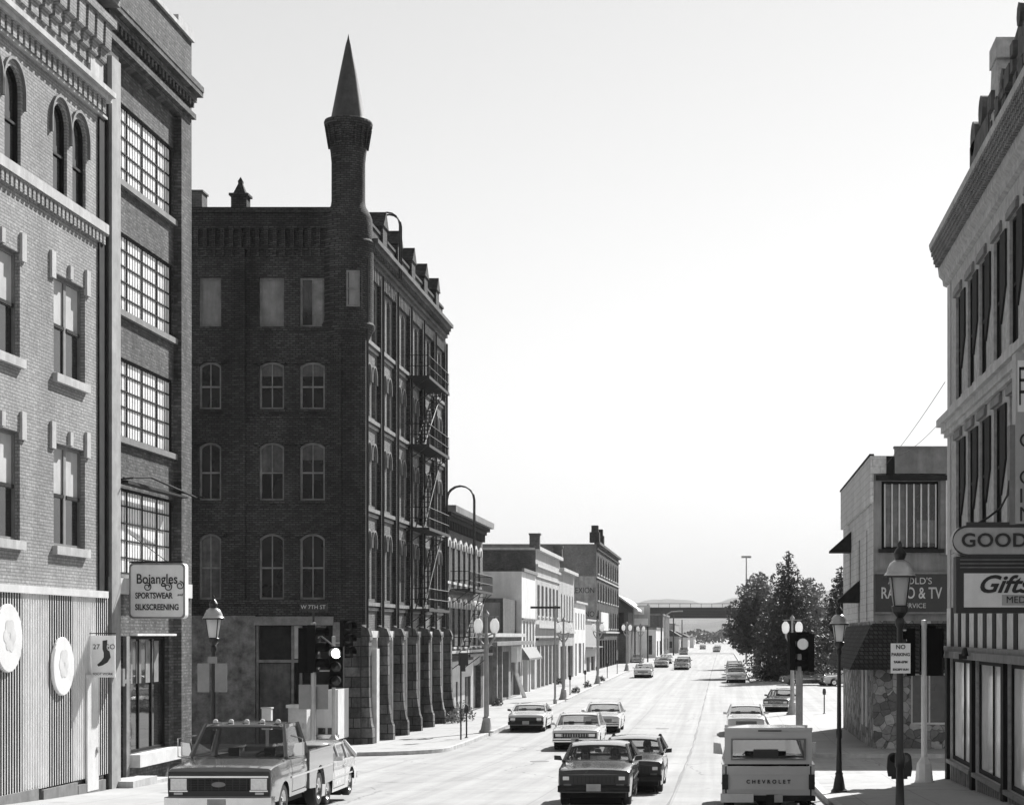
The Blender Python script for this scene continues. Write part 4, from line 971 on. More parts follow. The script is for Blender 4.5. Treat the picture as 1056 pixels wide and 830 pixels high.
wo = R.window(FS, dn, .22, 'frame_white', 3, 1, .08, .06, pane='glass_s', name='shop_window')
# shingled mansard awning wrapping the corner
zt, zb = Z_(644, RY), Z_(690, RY); pj = 1.0
q = MB()
q.quad((RX - .1, RY - .1, zt), (x1, RY - .1, zt), (x1, RY - pj, zb), (RX - pj, RY - pj, zb)); q.quad((RX - .1, RY - .1, zt), (RX - .1, 86, zt), (RX - pj, 86, zb), (RX - pj, RY - pj, zb))
q.quad((RX - pj, RY - pj, zb), (x1, RY - pj, zb), (x1, RY, zb), (RX, RY, zb)); q.quad((RX - pj, RY - pj, zb), (RX - pj, 86, zb), (RX, 86, zb), (RX, RY, zb)); q.quad((RX - .1, 86, zt), (RX, 86, zb), (RX - pj, 86, zb))
q.quad((RX - .1, RY - .1, zt), (x1, RY - .1, zt), (x1, RY, zt + .05), (RX, RY, zt + .05))
R.part('shingled_awning', q, 'shingle')
for y_, z_ in ((84.9, 8.0), (79.6, 5.6)):
    q = MB(); q.prism([(0, z_ + .75), (.95, z_ - .1), (.95, z_ - .2), (0, z_ - .2)], lambda p, t: (RX - p[0] - .01, t, p[1]), y_ - .6, y_ + .6); R.part('window_awning', q, 'trim_dark')
q = MB()
for y_ in (74.5, 76.5): q.box(RX - .06, RX - .003, y_, y_ + .9, gz(74) + .9, 2.9)
R.part('poster_panel', q, 'frame_white')
# sign board
o = Bld('shop_sign', 'wide black radio and television repair sign above the shingled awning', 'sign', (7.6, RY - .2, 5.7))
sx0, sx1, sz0, sz1 = X_(902, RY), X_(976, RY), Z_(631, RY), Z_(592, RY)
q = MB(); q.box(sx0, sx1, RY - .3, RY - .05, sz0, sz1); o.part('board', q, 'sign_k')
q = MB(); q.box(sx0 - .05, sx1 + .05, RY - .34, RY - .02, sz1, sz1 + .07); q.box(sx0 - .05, sx1 + .05, RY - .34, RY - .02, sz0 - .07, sz0); o.part('frame', q, 'trim_mid')
c = (sx0 + sx1) / 2
o.text("ARNOLD'S", .36, 'ink_w', (c - .05, RY - .31, sz1 - .28), ext=.004); o.text('RADIO & TV', .62, 'ink_w', (c, RY - .31, sz0 + .72), ext=.004, sx=.7, off=.008); o.text('SERVICE', .26, 'ink_w', (c + .1, RY - .31, sz0 + .24), ext=.004)

# ------------------------------------------------------------------ right side: the large pale facade
SX = 6.3; SY0, SY1 = 28.0, 51.4
S = Bld('commercial_block', 'tall pale Victorian facade with narrow dark windows and heavy bracketed cornice', 'building', (SX + 8, 40, gz(40)))
F = Fac('x', SX, -1); FN = Fac('y', SY1, 1); bz = gz(30) - .6
sw = []; cs = [49.1, 46.75, 44.6, 42.2, 39.85, 37.5, 35.2, 32.9, 30.6]
for c in cs: sw += [(c - .62, c + .58, 4 + 6.2, 4 + 9.1, .0), (c - .62, c + .58, 4 + 2.5, 4 + 5.25, 0)]
shopo = [(46.4, 50.9, 4 - 3.4, 4 - .62, 0), (41.2, 45.7, 4 - 3.4, 4 - .62, 0), (36.2, 40.6, 4 - 3.4, 4 - .62, 0), (30, 35.4, 4 - 3.4, 4 - .62, 0)]
mb = MB(); wall_grid(mb, F, SY0, SY1, bz, 4 + 10.1, sw + shopo, .16)
S.shell(mb, SX, SX + 22, SY0, SY1, bz, 4 + 10.1, skip='W'); M['grey_stone'] = plain('painted_stone_front', .42, .85, var=.3, scale=5, bump=.5, bscale=12, stain=.2)
S.part('wall', mb, 'grey_stone'); S.roof(SX, SX + 22, SY0, SY1, 4 + 10.6)
for o in sw:
    wo = S.window(F, o, .12, 'frame_dark', 1, 2, .06, .05, pane='frame_dark')
    q = MB(); up_ = o[3] > 12
    F.box(q, o[0] - .1, o[1] + .1, o[3], o[3] + .16, .003, .08); F.box(q, o[0] - .08, o[1] + .08, o[3] + .16, o[3] + .24, .003, .05); S.part('lintel_hood', q, 'trim_mid')
    q = MB(); q.prism([(o[0] - .8, o[3] - .1), (o[0] - .04, o[3] - .1), (o[0] - .04, o[3] - 1.9), (o[0] - .1, o[3] - 2.1), (o[0] - .8, o[3] - 1.35)], lambda p, t: F(p[0], p[1], t), .003, .05); S.part('wall_panel', q, 'trim_dark')  # dark flat panel with a slanted lower edge beside each window
    q = MB(); F.box(q, o[0] - .15, o[1] + .15, o[2] - .18, o[2] - .003, .003, .16); S.part('sill', q, 'stone')
q = MB()
for (z0, z1, pr) in ((5.5, 5.62, .12), (5.62, 5.8, .2), (5.8, 6.0, .32)): F.box(q, SY0, SY1 + pr * .5, 4 + z0, 4 + z1, .004, pr)
S.part('belt_cornice', q, 'stone')
q = MB(); F.box(q, 50.75, 51.38, 4, 4 + 5.5, .004, .03); S.part('quoin_pilaster', q, 'stone')
q = MB(); F.box(q, 50.75, 51.38, 4 + 6.02, 4 + 9.7, .004, .03); S.part('quoin_pilaster', q, 'stone')
# cove cornice with lattice ornament
prof = [(0, 9.75), (.1, 9.8), (.12, 9.95), (.22, 10.05), (.25, 10.3), (.34, 10.6), (.42, 10.78), (.48, 10.8), (.5, 10.95), (.46, 11.0), (0, 11.02)]
q = MB(); q.prism(prof, lambda p, t: F(t, 4 + p[1], p[0] + .003), SY0, SY1 + .35); S.part('cornice', q, 'grey_stone')
q = MB(); u = SY0
while u < SY1 + .1:
    for j in range(5):
        t = j / 4; d = .3 + .13 * t; z = 10.3 + .42 * t
        F.box(q, u + (.1 if j % 2 else 0), u + .11 + (.1 if j % 2 else 0), 4 + z - .05, 4 + z + .05, d - .05, d + .07)
    u += .21
S.part('lattice_ornament', q, 'trim_mid')
# stepped, scrolled parapet
q = MB(); F.box(q, SY0, 47.0, 4 + 11.0, 4 + 12.0, -.6, -.05); F.box(q, SY0, 46.4, 4 + 12.0, 4 + 12.6, -.6, -.05); S.part('parapet', q, 'dk_stone')
q = MB(); F.box(q, 43.0, 46.2, 4 + 11.6, 4 + 12.2, -.4, .1); q.lathe([(0, -.4), (.42, -.4), (.42, .28), (0, .28)], (SX + .3, 45.7, 4 + 12.3), 16, axis='x'); q.lathe([(0, -.4), (.36, -.4), (.36, .28), (0, .28)], (SX + .3, 44.3, 4 + 12.6), 14, axis='x')
q.prism([(46.2, 12.1), (45.0, 12.4), (43.6, 12.75), (43.6, 11.8), (46.2, 11.8)], lambda p, t: F(p[0], 4 + p[1], t), -.55, -.02); S.part('scroll', q, 'dk_stone')
q = MB(); q.prism([(43.3, 11.3), (42.75, 13.1), (41.9, 13.1), (41.4, 11.3)], lambda p, t: F(p[0], 4 + p[1], t), -.62, .06); F.box(q, 41.75, 42.8, 4 + 13.1, 4 + 13.55, -.7, .1); S.part('parapet_pier', q, 'grey_stone')
q = MB(); q.prism([(41.5, 12.0), (41.0, 12.3), (40.4, 12.35), (40.0, 12.75), (39.3, 12.9), (38.6, 13.1), (37.8, 13.0), (37.0, 13.3), (36.4, 13.0), (36.0, 12.6), (35.7, 12.0)], lambda p, t: F(p[0], 4 + p[1], t), -.7, .02)
for a in (1, 4, 7):
    an = pi * a / 8; q.lathe([(0, -.12), (.26, -.1), (.2, .5), (0, .6)], (SX + 0, 38.6 + 2.5 * cos(an), 4 + 11.9 + 1.1 * sin(an)), 8, axis='x')
rr = random.Random(12)
for k in range(60):
    u = rr.uniform(35.6, 43.2); z = 4 + rr.uniform(11.4, 12.5); w = rr.uniform(.12, .3); F.box(q, u - w, u + w, z - w * .7, z + w * .7, -.4, rr.uniform(.03, .16))
S.part('pediment', q, 'dk_stone')
# shop front
M['bright_pane'] = plain('glass_painted_bright', .85, .12, var=.3, scale=.8, spec=.6)  # pale base colour stands in for bright reflections in the shop glass
q = MB(); F.box(q, SY0, SY1, 4 - .6, 4 - .42, .003, .28); F.box(q, SY0, SY1, 4 - .42, 4 - .3, .003, .18); S.part('transom_ledge', q, 'trim_mid')
q = MB(); u = SY1; k = 0
while u > SY0:
    w = 1.0 if k % 2 == 0 else .55; F.box(q, max(u - w, SY0), u, 4 - .3, 4 + .75, .004, .04 + .02 * (k % 2), m=k % 2); u -= w; k += 1
S.part('striped_panel', q, ['frame_white', 'trim_dark'])
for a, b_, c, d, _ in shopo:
    wo = S.window(F, (a, b_, c, d, 0), .12, 'frame_dark', 2, 1, .1, .08, pane='bright_pane', name='shop_window')
    q = MB(); u = a
    while u < b_ - .2: F.box(q, u, u + .1, 4 - 4.15, c - .1, .004, .05); u += .36
    S.part('bulkhead_slats', q, 'frame_grey'); q = MB(); F.box(q, a - .1, b_ + .1, c - .1, c - .003, -.1, .12); S.part('sill', q, 'trim_mid')
q = MB()
for u in (51.15, 46.05, 40.9, 35.8): F.box(q, u - .2, u + .2, bz, 4 - .62, .004, .1)
S.part('shop_pilaster', q, 'frame_dark')
q = MB(); q.box(5.75, 5.95, 44.8, 44.9, 3.42, 3.55); q.lathe([(0, .22), (.05, .2), (.1, 0), (0, 0)], (5.9, 44.85, 3.5), 10); S.part('shop_lamp', q, 'black')

# projecting signs on the big facade
o = Bld('projecting_sign', 'long pale oval ended sign lettered GOOD projecting from the tall facade', 'sign', (5.2, 32, 5.6))
SYs = 32.0
def px(x): return X_(x, SYs)
def pz(y): return Z_(y, SYs)
cz = pz(557.5); r_ = .27; xl, xr = px(982), 6.28
pts = [(xr, cz - r_), (xr, cz + r_)] + [(xl + r_ + r_ * cos(pi / 2 + pi * i / 12), cz + r_ * sin(pi / 2 + pi * i / 12)) for i in range(13)]
q = MB(); q.prism(pts, lambda p, t: (p[0], t, p[1]), SYs, SYs + .35); o.part('cabinet', q, 'sign_g')
pi_ = [(p[0] - .04 if p[0] > 6 else p[0] * .985 + .075, cz + (p[1] - cz) * .86) for p in pts]; q = MB()
for a, b_, c, d in zip(pts, pts[1:] + pts[:1], pi_[1:] + pi_[:1], pi_): q.quad((a[0], SYs - .01, a[1]), (b_[0], SYs - .01, b_[1]), (c[0], SYs - .01, c[1]), (d[0], SYs - .01, d[1]))
o.part('rim', q, 'sign_k')
o.text('GOOD', .33, 'ink', (px(991), SYs - .02, cz), ext=.01, align='LEFT', sx=1.08, space=1.06, off=.006)
o = Bld('projecting_sign', 'white gift shop sign in a black frame under the oval ended sign', 'sign', (5.2, 32, 4.8))
q = MB(); q.box(px(986), 6.28, SYs, SYs + .4, pz(632), pz(573.5)); o.part('frame', q, 'sign_k')
q = MB(); q.box(px(994), 6.2, SYs - .02, SYs - .003, pz(626), pz(591)); o.part('board', q, 'sign_w')
q = MB()
for y in (577, 581, 585): q.box(px(990), 6.25, SYs - .03, SYs - .003, pz(y) - .01, pz(y) + .01)
o.part('trim', q, 'trim_mid')
o.text('Gifts', .42, 'ink', (px(1007), SYs - .03, pz(603)), ext=.004, align='LEFT', shear=.38, sx=1.12, off=.01)
q = MB(); q.box(px(1033), 6.15, SYs - .035, SYs - .021, pz(624), pz(613)); o.part('nameplate', q, 'sign_g'); o.text('MED', .17, 'ink', (px(1037), SYs - .045, pz(618.5)), ext=.003, align='LEFT')
o = Bld('projecting_sign', 'tall vertical pale sign with stacked letters on a black bracket', 'sign', (5.6, 32, 7))
q = MB(); q.box(px(1041.5), 6.28, SYs + .02, SYs + .3, pz(541), pz(438)); o.part('bracket_case', q, 'trim_mid')
q = MB(); q.box(px(1047), 6.3, SYs - .04, SYs + .34, pz(540), pz(364)); o.part('cabinet', q, 'sign_g')
for k, ch in enumerate('C OIN'): o.text(ch, .36, 'ink', (px(1050), SYs - .05, pz(455 + k * 19 - 0)), ext=.004, align='LEFT') if k < 5 else None
q = MB(); q.box(px(1049), px(1058), SYs - .05, SYs - .041, pz(425), pz(372)); o.part('panel', q, 'sign_w')
q = MB(); q.box(px(1050.5), px(1057), SYs - .06, SYs - .051, pz(382), pz(379)); q.box(px(1050.5), px(1057), SYs - .06, SYs - .051, pz(394), pz(391)); q.box(px(1050.5), px(1057), SYs - .06, SYs - .051, pz(406), pz(403)); q.box(px(1050.5), px(1052.2), SYs - .06, SYs - .051, pz(418), pz(379)); o.part('border', q, 'ink')
q = MB(); q.box(px(997), px(1050), SYs + .05, SYs + .15, pz(543), pz(538)); q.tube([(px(1042), SYs + .1, pz(495)), (px(1040), SYs + .1, pz(510)), (px(1033), SYs + .1, pz(523)), (px(1020), SYs + .1, pz(533)), (px(1008), SYs + .1, pz(540))], .022, 6); o.part('bracket', q, 'black')
# stays and service wires
def wire(label, pts, r=.012, sag=0, n=12, group=None):
    P = []
    for a, b_ in zip(pts, pts[1:]):
        for i in range(n): t = i / n; P.append((a[0] + (b_[0] - a[0]) * t, a[1] + (b_[1] - a[1]) * t, a[2] + (b_[2] - a[2]) * t - sag * 4 * t * (1 - t)))
    P.append(pts[-1]); q = MB(); q.tube(P, r, 4); return tag(q.build('wire', 'wire'), label, 'cable', group)
wire('upper service wire from the tall pale facade to the radio shop roof', [(6.2, 51.3, 4 + 7.05), (6.35, 71.7, Z_(480, 72))], .011, .1)
wire('lower service wire from the tall pale facade to the radio shop roof', [(6.2, 51.3, 4 + 6.1), (6.9, 71.7, Z_(470, 72))], .011, .15)
wire('guy wire running down from the vertical sign to the corner of the facade', [(px(1056), 32.1, pz(528)), (6.2, 50, 4 + 2.2)], .01, .05)

# ------------------------------------------------------------------ trees
def leaf_crown(clumps, n, size, seed):
    """small tilted leaf sprays spread through the volume of many uneven clumps"""
    r = random.Random(seed); vs = []; fs = []
    tot = sum(c[3] ** 2 for c in clumps)
    for (cx, cy, cz, cr, sq) in [(c[0], c[1], c[2], c[3], c[4] if len(c) > 4 else .8) for c in clumps]:
        for _ in range(int(n * cr * cr / tot)):
            while True:
                d = Vector((r.uniform(-1, 1), r.uniform(-1, 1), r.uniform(-1, 1)))
                if .05 < d.length < 1: break
            d = d.normalized() * (d.length ** .45) * r.uniform(.8, 1.12)
            p = Vector((cx + d.x * cr, cy + d.y * cr, cz + d.z * cr * sq)); s = size * r.uniform(.5, 1.3)
            a = Vector((r.gauss(0, 1), r.gauss(0, 1), r.gauss(0, .7))).normalized(); b = a.cross(Vector((r.gauss(0, 1), r.gauss(0, 1), r.gauss(0, 1)))).normalized()
            k = len(vs); vs += [p - a * s, p + b * s * .45, p + a * s, p - b * s * .45]; fs.append((k, k + 1, k + 2, k + 3))
    return vs, fs
def tree(name, label, x, y, h, clumps, trunk_r, mat, n=6000, size=.22, seed=1, limbs=8, group='trees beyond the car park', trunk_top=.8):
    g = gz(y) + .1; root = empty(name, (x, y, g), label, 'tree', group); r = random.Random(seed)
    q = MB(); q.tube([(0, 0, -.3), (.05, 0, h * .15), (-.05, .05, h * .45), (0, 0, h * trunk_top)], [trunk_r * 1.25, trunk_r, trunk_r * .7, trunk_r * .25], 8)
    for i in range(limbs):
        c = clumps[i % len(clumps)]; z0 = h * (.18 + .5 * i / limbs); q.tube([(0, 0, z0), (c[0] * .45, c[1] * .45, (z0 + c[2]) / 2), (c[0] * .9, c[1] * .9, c[2])], [trunk_r * .45, trunk_r * .3, .02], 5)
    q.build('trunk', 'bark', root)
    vs, fs = leaf_crown(clumps, n, size, seed); me = bpy.data.meshes.new('crown'); me.from_pydata(vs, [], fs); me.materials.append(M[mat])
    o = bpy.data.objects.new('crown', me); COL.objects.link(o); o.parent = root
    return root
def round_clumps(rx, z0, z1, n, seed, shape='round'):
    r = random.Random(seed); out = []
    for i in range(n):
        t = (i + .5) / n; z = z0 + (z1 - z0) * t
        if shape == 'round': w = rx * sin(pi * min(1, t * .8 + .17)) ** .6
        else: w = rx * (1 - t) ** .65 + .12
        a = i * 2.4 + r.uniform(-.4, .4); d = w * (r.uniform(.35, .85) if shape == 'round' else r.uniform(.15, .6)); cr = (w * r.uniform(.38, .6) if shape == 'round' else max(.3, w * r.uniform(.45, .62)))
        out.append((d * cos(a), d * sin(a), z, cr, .8))
    return out
tree('deciduous_tree', 'broad leafy shade tree at the kerb beside the line of parked cars', 3.3, 186, 9.6, round_clumps(2.7, 2.4, 8.4, 24, 3), .22, 'leaf', 9000, .2, 3)
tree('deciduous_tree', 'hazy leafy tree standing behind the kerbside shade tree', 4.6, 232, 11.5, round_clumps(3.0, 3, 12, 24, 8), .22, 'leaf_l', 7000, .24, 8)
tree('spruce_tree', 'tall pointed dark spruce rising above the leafy trees', 6.2, 172, 12.4, round_clumps(3.9, 1.2, 12.0, 44, 5, 'cone'), .2, 'leaf_d', 16000, .17, 5, 14, trunk_top=.98)
tree('spruce_tree', 'second dark spruce standing close against the radio shop', 12.4, 192, 11.6, round_clumps(3.6, 1.2, 11.2, 40, 6, 'cone'), .2, 'leaf_d', 12000, .19, 6, 12, trunk_top=.98)
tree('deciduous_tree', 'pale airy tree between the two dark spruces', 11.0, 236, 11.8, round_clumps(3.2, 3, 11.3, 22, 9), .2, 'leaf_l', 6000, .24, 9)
tree('deciduous_tree', 'low bushy tree under the tall pointed spruce', 9.0, 181, 5.6, round_clumps(2.6, 1.2, 5.2, 18, 11), .15, 'leaf', 6000, .2, 11)
tree('deciduous_tree', 'leafy tree behind the second spruce and partly hidden by the shop', 16.5, 215, 9.5, round_clumps(3.2, 2, 9.2, 18, 12), .2, 'leaf', 5000, .24, 12)
for i, (x, y, w, lab) in enumerate(((5.0, 171.5, 1.7, 'rounded dark shrub at the car park edge below the spruce'), (7.9, 171, 1.9, 'wide dark shrub at the car park edge behind the hatchback'), (14.6, 176, 2.0, 'large dark shrub on the verge near the radio shop'))):
    b = empty('shrub', (x, y, gz(y) + .1), lab, 'shrub', 'shrubs along the car park edge')
    vs, fs = leaf_crown(round_clumps(w, .3, 1.7, 12, 20 + i), 2600, .14, 30 + i); me = bpy.data.meshes.new('foliage'); me.from_pydata(vs, [], fs); me.materials.append(M['leaf_d' if i != 1 else 'leaf']); o = bpy.data.objects.new('foliage', me); COL.objects.link(o); o.parent = b
    q = MB()
    for k in range(5): q.tube([(0, 0, -.1), (w * .5 * cos(k * 1.3), w * .5 * sin(k * 1.3), 1.3)], [.05, .01], 5)
    q.build('stem', 'bark', b)
# pale weeds against the far pier of the turreted block
def weed(x, y, s, lab, seed, mat='leaf_l'):
    b = empty('weed_clump', (x, y, gz(y) + KERB), lab, 'weeds', 'weeds growing along the left pavement'); r = random.Random(seed); vs = []; fs = []
    for _ in range(int(260 * s)):
        a = r.uniform(0, 6.28); d = r.random() ** .5 * s; h = r.uniform(.1, 1) * s * (1.3 - d / s * .8); p = Vector((d * cos(a) * .7, d * sin(a), h)); u = Vector((r.gauss(0, 1), r.gauss(0, 1), r.gauss(0, 1))).normalized() * .1; v = Vector((r.gauss(0, 1), r.gauss(0, 1), r.gauss(0, 1))).normalized() * .05
        k = len(vs); vs += [p - u, p + v, p + u, p - v]; fs.append((k, k + 1, k + 2, k + 3))
    me = bpy.data.meshes.new('foliage'); me.from_pydata(vs, [], fs); me.materials.append(M[mat]); o = bpy.data.objects.new('foliage', me); COL.objects.link(o); o.parent = b
    q = MB()
    for k in range(6): q.tube([(0, 0, 0), (.3 * s * cos(k), .4 * s * sin(k), s)], [.02, .006], 4)
    q.build('stem', 'bark', b)
weed(-13.7, 97.0, 1.0, 'tall pale weeds against the last stone buttress', 1); weed(-13.9, 94.6, .6, 'small pale weeds between the two last stone buttresses', 2)
for i, (x, y) in enumerate(((-14.3, 117), (-11.1, 139.5), (-11.2, 153), (-11.1, 169), (-14.2, 160))):
    weed(x, y, .5, ('low weeds at the foot of the single storey shop', 'weeds at the kerb opposite the white fronted shop', 'weeds at the kerb opposite the finialed brick block', 'weeds round the third pair of globes lamp', 'weeds at the foot of the finialed brick block')[i], 5 + i, 'leaf')
# grass on the verge
r_ = random.Random(4); vs = []; fs = []
for _ in range(9000):
    x = r_.uniform(3.2, 40); y = r_.uniform(168.5, 215); z = gz(y) + .12; a = r_.uniform(0, 6.28); s = r_.uniform(.08, .25)
    k = len(vs); vs += [(x - .06 * cos(a), y - .06 * sin(a), z), (x + .06 * cos(a), y + .06 * sin(a), z), (x + r_.uniform(-.05, .05), y, z + s)]; fs.append((k, k + 1, k + 2))
me = bpy.data.meshes.new('grass'); me.from_pydata(vs, [], fs); me.materials.append(M['leaf']); o = bpy.data.objects.new('grass', me); COL.objects.link(o); tag(o, 'rough grass covering the verge under the trees', 'grass', kind='stuff')
vs = []; fs = []
for cx in range(-40, 46):
    for _ in range(120):
        x = cx * 4.2 + r_.gauss(0, 2.2) - 0; y = 560 + r_.gauss(0, 8)
        if -13 < x < 4: continue
        h = (3.5 + 2.2 * sin(cx * 1.7) + 1.2 * sin(cx * .6)) * r_.random() ** .6; z = gz(y) + h; u = Vector((r_.gauss(0, 1), r_.gauss(0, 1), r_.gauss(0, 1))).normalized() * .7; v = Vector((r_.gauss(0, 1), r_.gauss(0, 1), r_.gauss(0, 1))).normalized() * .4; p = Vector((x, y, z))
        k = len(vs); vs += [p - u, p + v, p + u, p - v]; fs.append((k, k + 1, k + 2, k + 3))
for _ in range(9000):
    x = r_.uniform(-90, 90); y = 930 + r_.gauss(0, 14); h = (7.5 + 1.6 * sin(x * .11) + 1.2 * sin(x * .37)) * r_.random() ** .7; u = Vector((r_.gauss(0, 1), r_.gauss(0, 1), r_.gauss(0, 1))).normalized() * .9; v = Vector((r_.gauss(0, 1), r_.gauss(0, 1), r_.gauss(0, 1))).normalized() * .6; p = Vector((x, y, gz(y) + h))
    k = len(vs); vs += [p - u, p + v, p + u, p - v]; fs.append((k, k + 1, k + 2, k + 3))
me = bpy.data.meshes.new('far_woods'); me.from_pydata(vs, [], fs); me.materials.append(M['leaf']); o = bpy.data.objects.new('far_woods', me); COL.objects.link(o); tag(o, 'hazy low woods beyond the railway bridge', 'woods', kind='stuff')

# ------------------------------------------------------------------ street lamps
def lantern_lamp(x, y, label, h=4.55):
    g = gz(y) + KERB; t = empty('street_lamp', (x, y, g), label, 'street lamp', 'single lantern lamp posts')
    s = h / 4.55
    q = MB(); q.lathe([(0, 0), (.2, 0), (.2, .05), (.15, .1), (.11, .34), (.09, .42), (.1, .46), (.075, .5), (.065, .9), (.055, 1.3), (.075, 1.34), (.075, 1.5), (.055, 1.54), (.045, 3.35), (.07, 3.4), (.07, 3.46), (.05, 3.5), (0, 3.5)], n=14)
    q.build('post', 'black', t, smooth=40)
    q = MB(); q.lathe([(.05, 3.5), (.12, 3.58), (.13, 3.66), (.1, 3.68), (0, 3.68)], n=12)
    for k in range(4):
        a = k * pi / 2 + pi / 4; q.tube([(.12 * cos(a), .12 * sin(a), 3.66), (.19 * cos(a), .19 * sin(a), 4.1)], .012, 5)
    q.build('lantern_cage', 'black', t)
    q = MB(); q.lathe([(.1, 3.68), (.165, 4.08), (.165, 4.1), (0, 4.1)], n=12); q.build('lantern_glass', 'lampglass', t, smooth=40)
    q = MB(); q.lathe([(.23, 4.08), (.235, 4.12), (.2, 4.16), (.19, 4.2), (.15, 4.29), (.08, 4.34), (0, 4.35)], n=16); q.build('lantern_hood', 'hood', t, smooth=40)
    q = MB(); q.lathe([(.24, 4.08), (.24, 4.11), (.1, 4.11)], n=16); q.lathe([(.06, 4.33), (.08, 4.37), (.1, 4.43), (.06, 4.5), (.03, 4.53), (.035, 4.57), (0, 4.63)], n=10); q.build('finial', 'black', t, smooth=40)
    for c in t.children: c.scale = (1, 1, s)
    return t
def lp(lamp, z, w, h, d, lines, mat='sign_w', back=False, offx=0, sc=1):
    q = MB(); q.box(-w / 2 + offx, w / 2 + offx, d - .012, d, z, z + h); b = q.build('sign_plate', mat, lamp)
    for i, (tx, sz) in enumerate(lines): text(tx, sz, 'ink', b, (offx, d - .016, z + h - h * (i + .5) / len(lines)), ext=.001, off=.002)
    return b
l1 = lantern_lamp(-11.05, 40.0, 'black lantern lamp post with two blank sign backs behind the pickup truck', 4.45)
lp(l1, 2.42, .26, .62, -.09, [], 'sign_b', offx=-.19); lp(l1, 2.42, .26, .62, -.09, [], 'sign_b', offx=.19); lp(l1, 3.04, .2, .15, -.08, [], 'sign_b')
lantern_lamp(2.85, 45.0, 'black lantern lamp post on the sunlit right kerb beside the capped pickup')
l3 = lantern_lamp(2.62, 27.2, 'tall near black lantern lamp post carrying a no parking sign', 4.6)
lp(l3, 2.72, .29, .44, -.1, [('NO', .09), ('PARKING', .065), ('9AM-6PM', .05), ('EXCEPT SUN', .04)], 'sign_w')
def globe_lamp(x, y, label, h=5.35):
    g = gz(y) + KERB; t = empty('globe_lamp', (x, y, g), label, 'street lamp', 'twin globe lamp posts')
    q = MB(); q.lathe([(0, 0), (.34, 0), (.34, .08), (.27, .14), (.2, .5), (.17, .62), (.19, .68), (.12, .75), (.1, 4.0), (.13, 4.05), (.1, 4.15), (.07, 4.5), (0, 4.5)], n=14); q.build('post', 'post_grey', t, smooth=40)
    for s_ in (-1, 1):
        q = MB(); q.tube([(0, 0, 3.9), (s_ * .22, 0, 4.15), (s_ * .36, 0, 4.4), (s_ * .37, 0, 4.62)], [.07, .06, .05, .06], 8); q.tube([(0, 0, 4.45), (s_ * .37, 0, 4.62)], .04, 6); a = q.build('arm', 'post_grey', t)
        q = MB(); q.lathe([(0, 4.6), (.12, 4.62), (.2, 4.78), (.22, 4.95), (.2, 5.12), (.12, 5.24), (.05, 5.32), (0, 5.34)], (s_ * .38, 0, 0), n=14); q.build('globe', 'globe', t, smooth=60)
        q = MB(); q.lathe([(.06, 5.27), (.08, 5.31), (.03, 5.36), (0, 5.42)], (s_ * .38, 0, 0), n=8); q.build('cap', 'black', t)
    q = MB(); q.box(-.55, .55, -.03, .03, 5.36, 5.40); q.box(-.06, .06, -.04, .04, 4.5, 5.42); q.lathe([(.12, 5.4), (.14, 5.5), (.05, 5.62), (0, 5.7)], n=8); q.build('crosspiece', 'post_grey', t)
    return t
gl = globe_lamp(-10.95, 85.5, 'nearest twin globe lamp post on the left kerb beside the parked coupe')
for (y, lab) in ((127, 'twin globe lamp post at the left kerb opposite the single storey shop'), (161.8, 'twin globe lamp post at the left kerb opposite the finialed brick block'), (211, 'twin globe lamp post at the left kerb opposite the lettered warehouse'), (247, 'farthest twin globe lamp post on the left kerb near the pole sign')): copy_thing(gl, (-10.95, y, gz(y) + KERB), 0, lab)
copy_thing(gl, (3.98, 105, gz(105) + KERB), 0, 'twin globe lamp post behind the signal heads on the right kerb')

# ------------------------------------------------------------------ traffic signals
def signal_head(parent, x, y, z, rz, lit=None, scale=1., n=3):
    hd = empty_part('signal_head', parent, (x, y, z), rz); w, hh = .36 * scale, .37 * scale; H = hh * n
    q = MB(); q.box(-w / 2, w / 2, -.1, .12, -H / 2, H / 2)
    for k in range(n):
        c = H / 2 - hh * (k + .5); R = w * .42; P = []
        for j in range(13): a = pi * (-.15) + pi * 1.3 * j / 12; P.append((R * cos(a), c + R * sin(a)))
        for p, r in zip(P, P[1:]): q.quad((p[0], -.1, p[1]), (r[0], -.1, r[1]), (r[0], -.36, r[1]), (p[0], -.36, p[1]))
    me = q; o = me.build('housing', 'black_h', hd)
    for k in range(n):
        c = H / 2 - hh * (k + .5); q = MB(); q.lathe([(0, -.14), (w * .38, -.105)], (0, 0, c), 16, axis='y'); q.build('lens', 'lit' if lit == k else 'lens', hd)
    return hd
def empty_part(name, parent, loc, rz):
    q = MB(); q.box(-.05, .05, -.05, .05, -.02, .02); o = q.build(name, 'black', parent); o.location = loc; o.rotation_euler = (0, 0, rz); return o
def signal_pole(x, y, h, label, pole='steel', r=.07, base=True):
    t = empty('traffic_signal', (x, y, gz(y) + KERB), label, 'traffic light', 'traffic signals at the crossing')
    q = MB(); q.lathe([(r, .1), (r, h), (0, h + .02)], n=12); q.build('pole', pole, t, smooth=40)
    if base: q = MB(); q.lathe([(0, -.02), (.26, -.02), (.26, .02), (.24, .05), (.2, .42), (.12, .52), (.07, .6), (0, .6)], n=8); q.build('base', pole, t)
    return t
t = signal_pole(-11.1, 50.0, 4.3, 'steel signal pole with three section black heads and street name plate on the left corner')
signal_head(t, .05, -.12, 3.6, pi / 2 * .92, scale=1.15); signal_head(t, -.2, .05, 3.55, pi, scale=1.1)
signal_head(t, .62, .1, 3.1, 0, lit=0, scale=1.0, n=3)
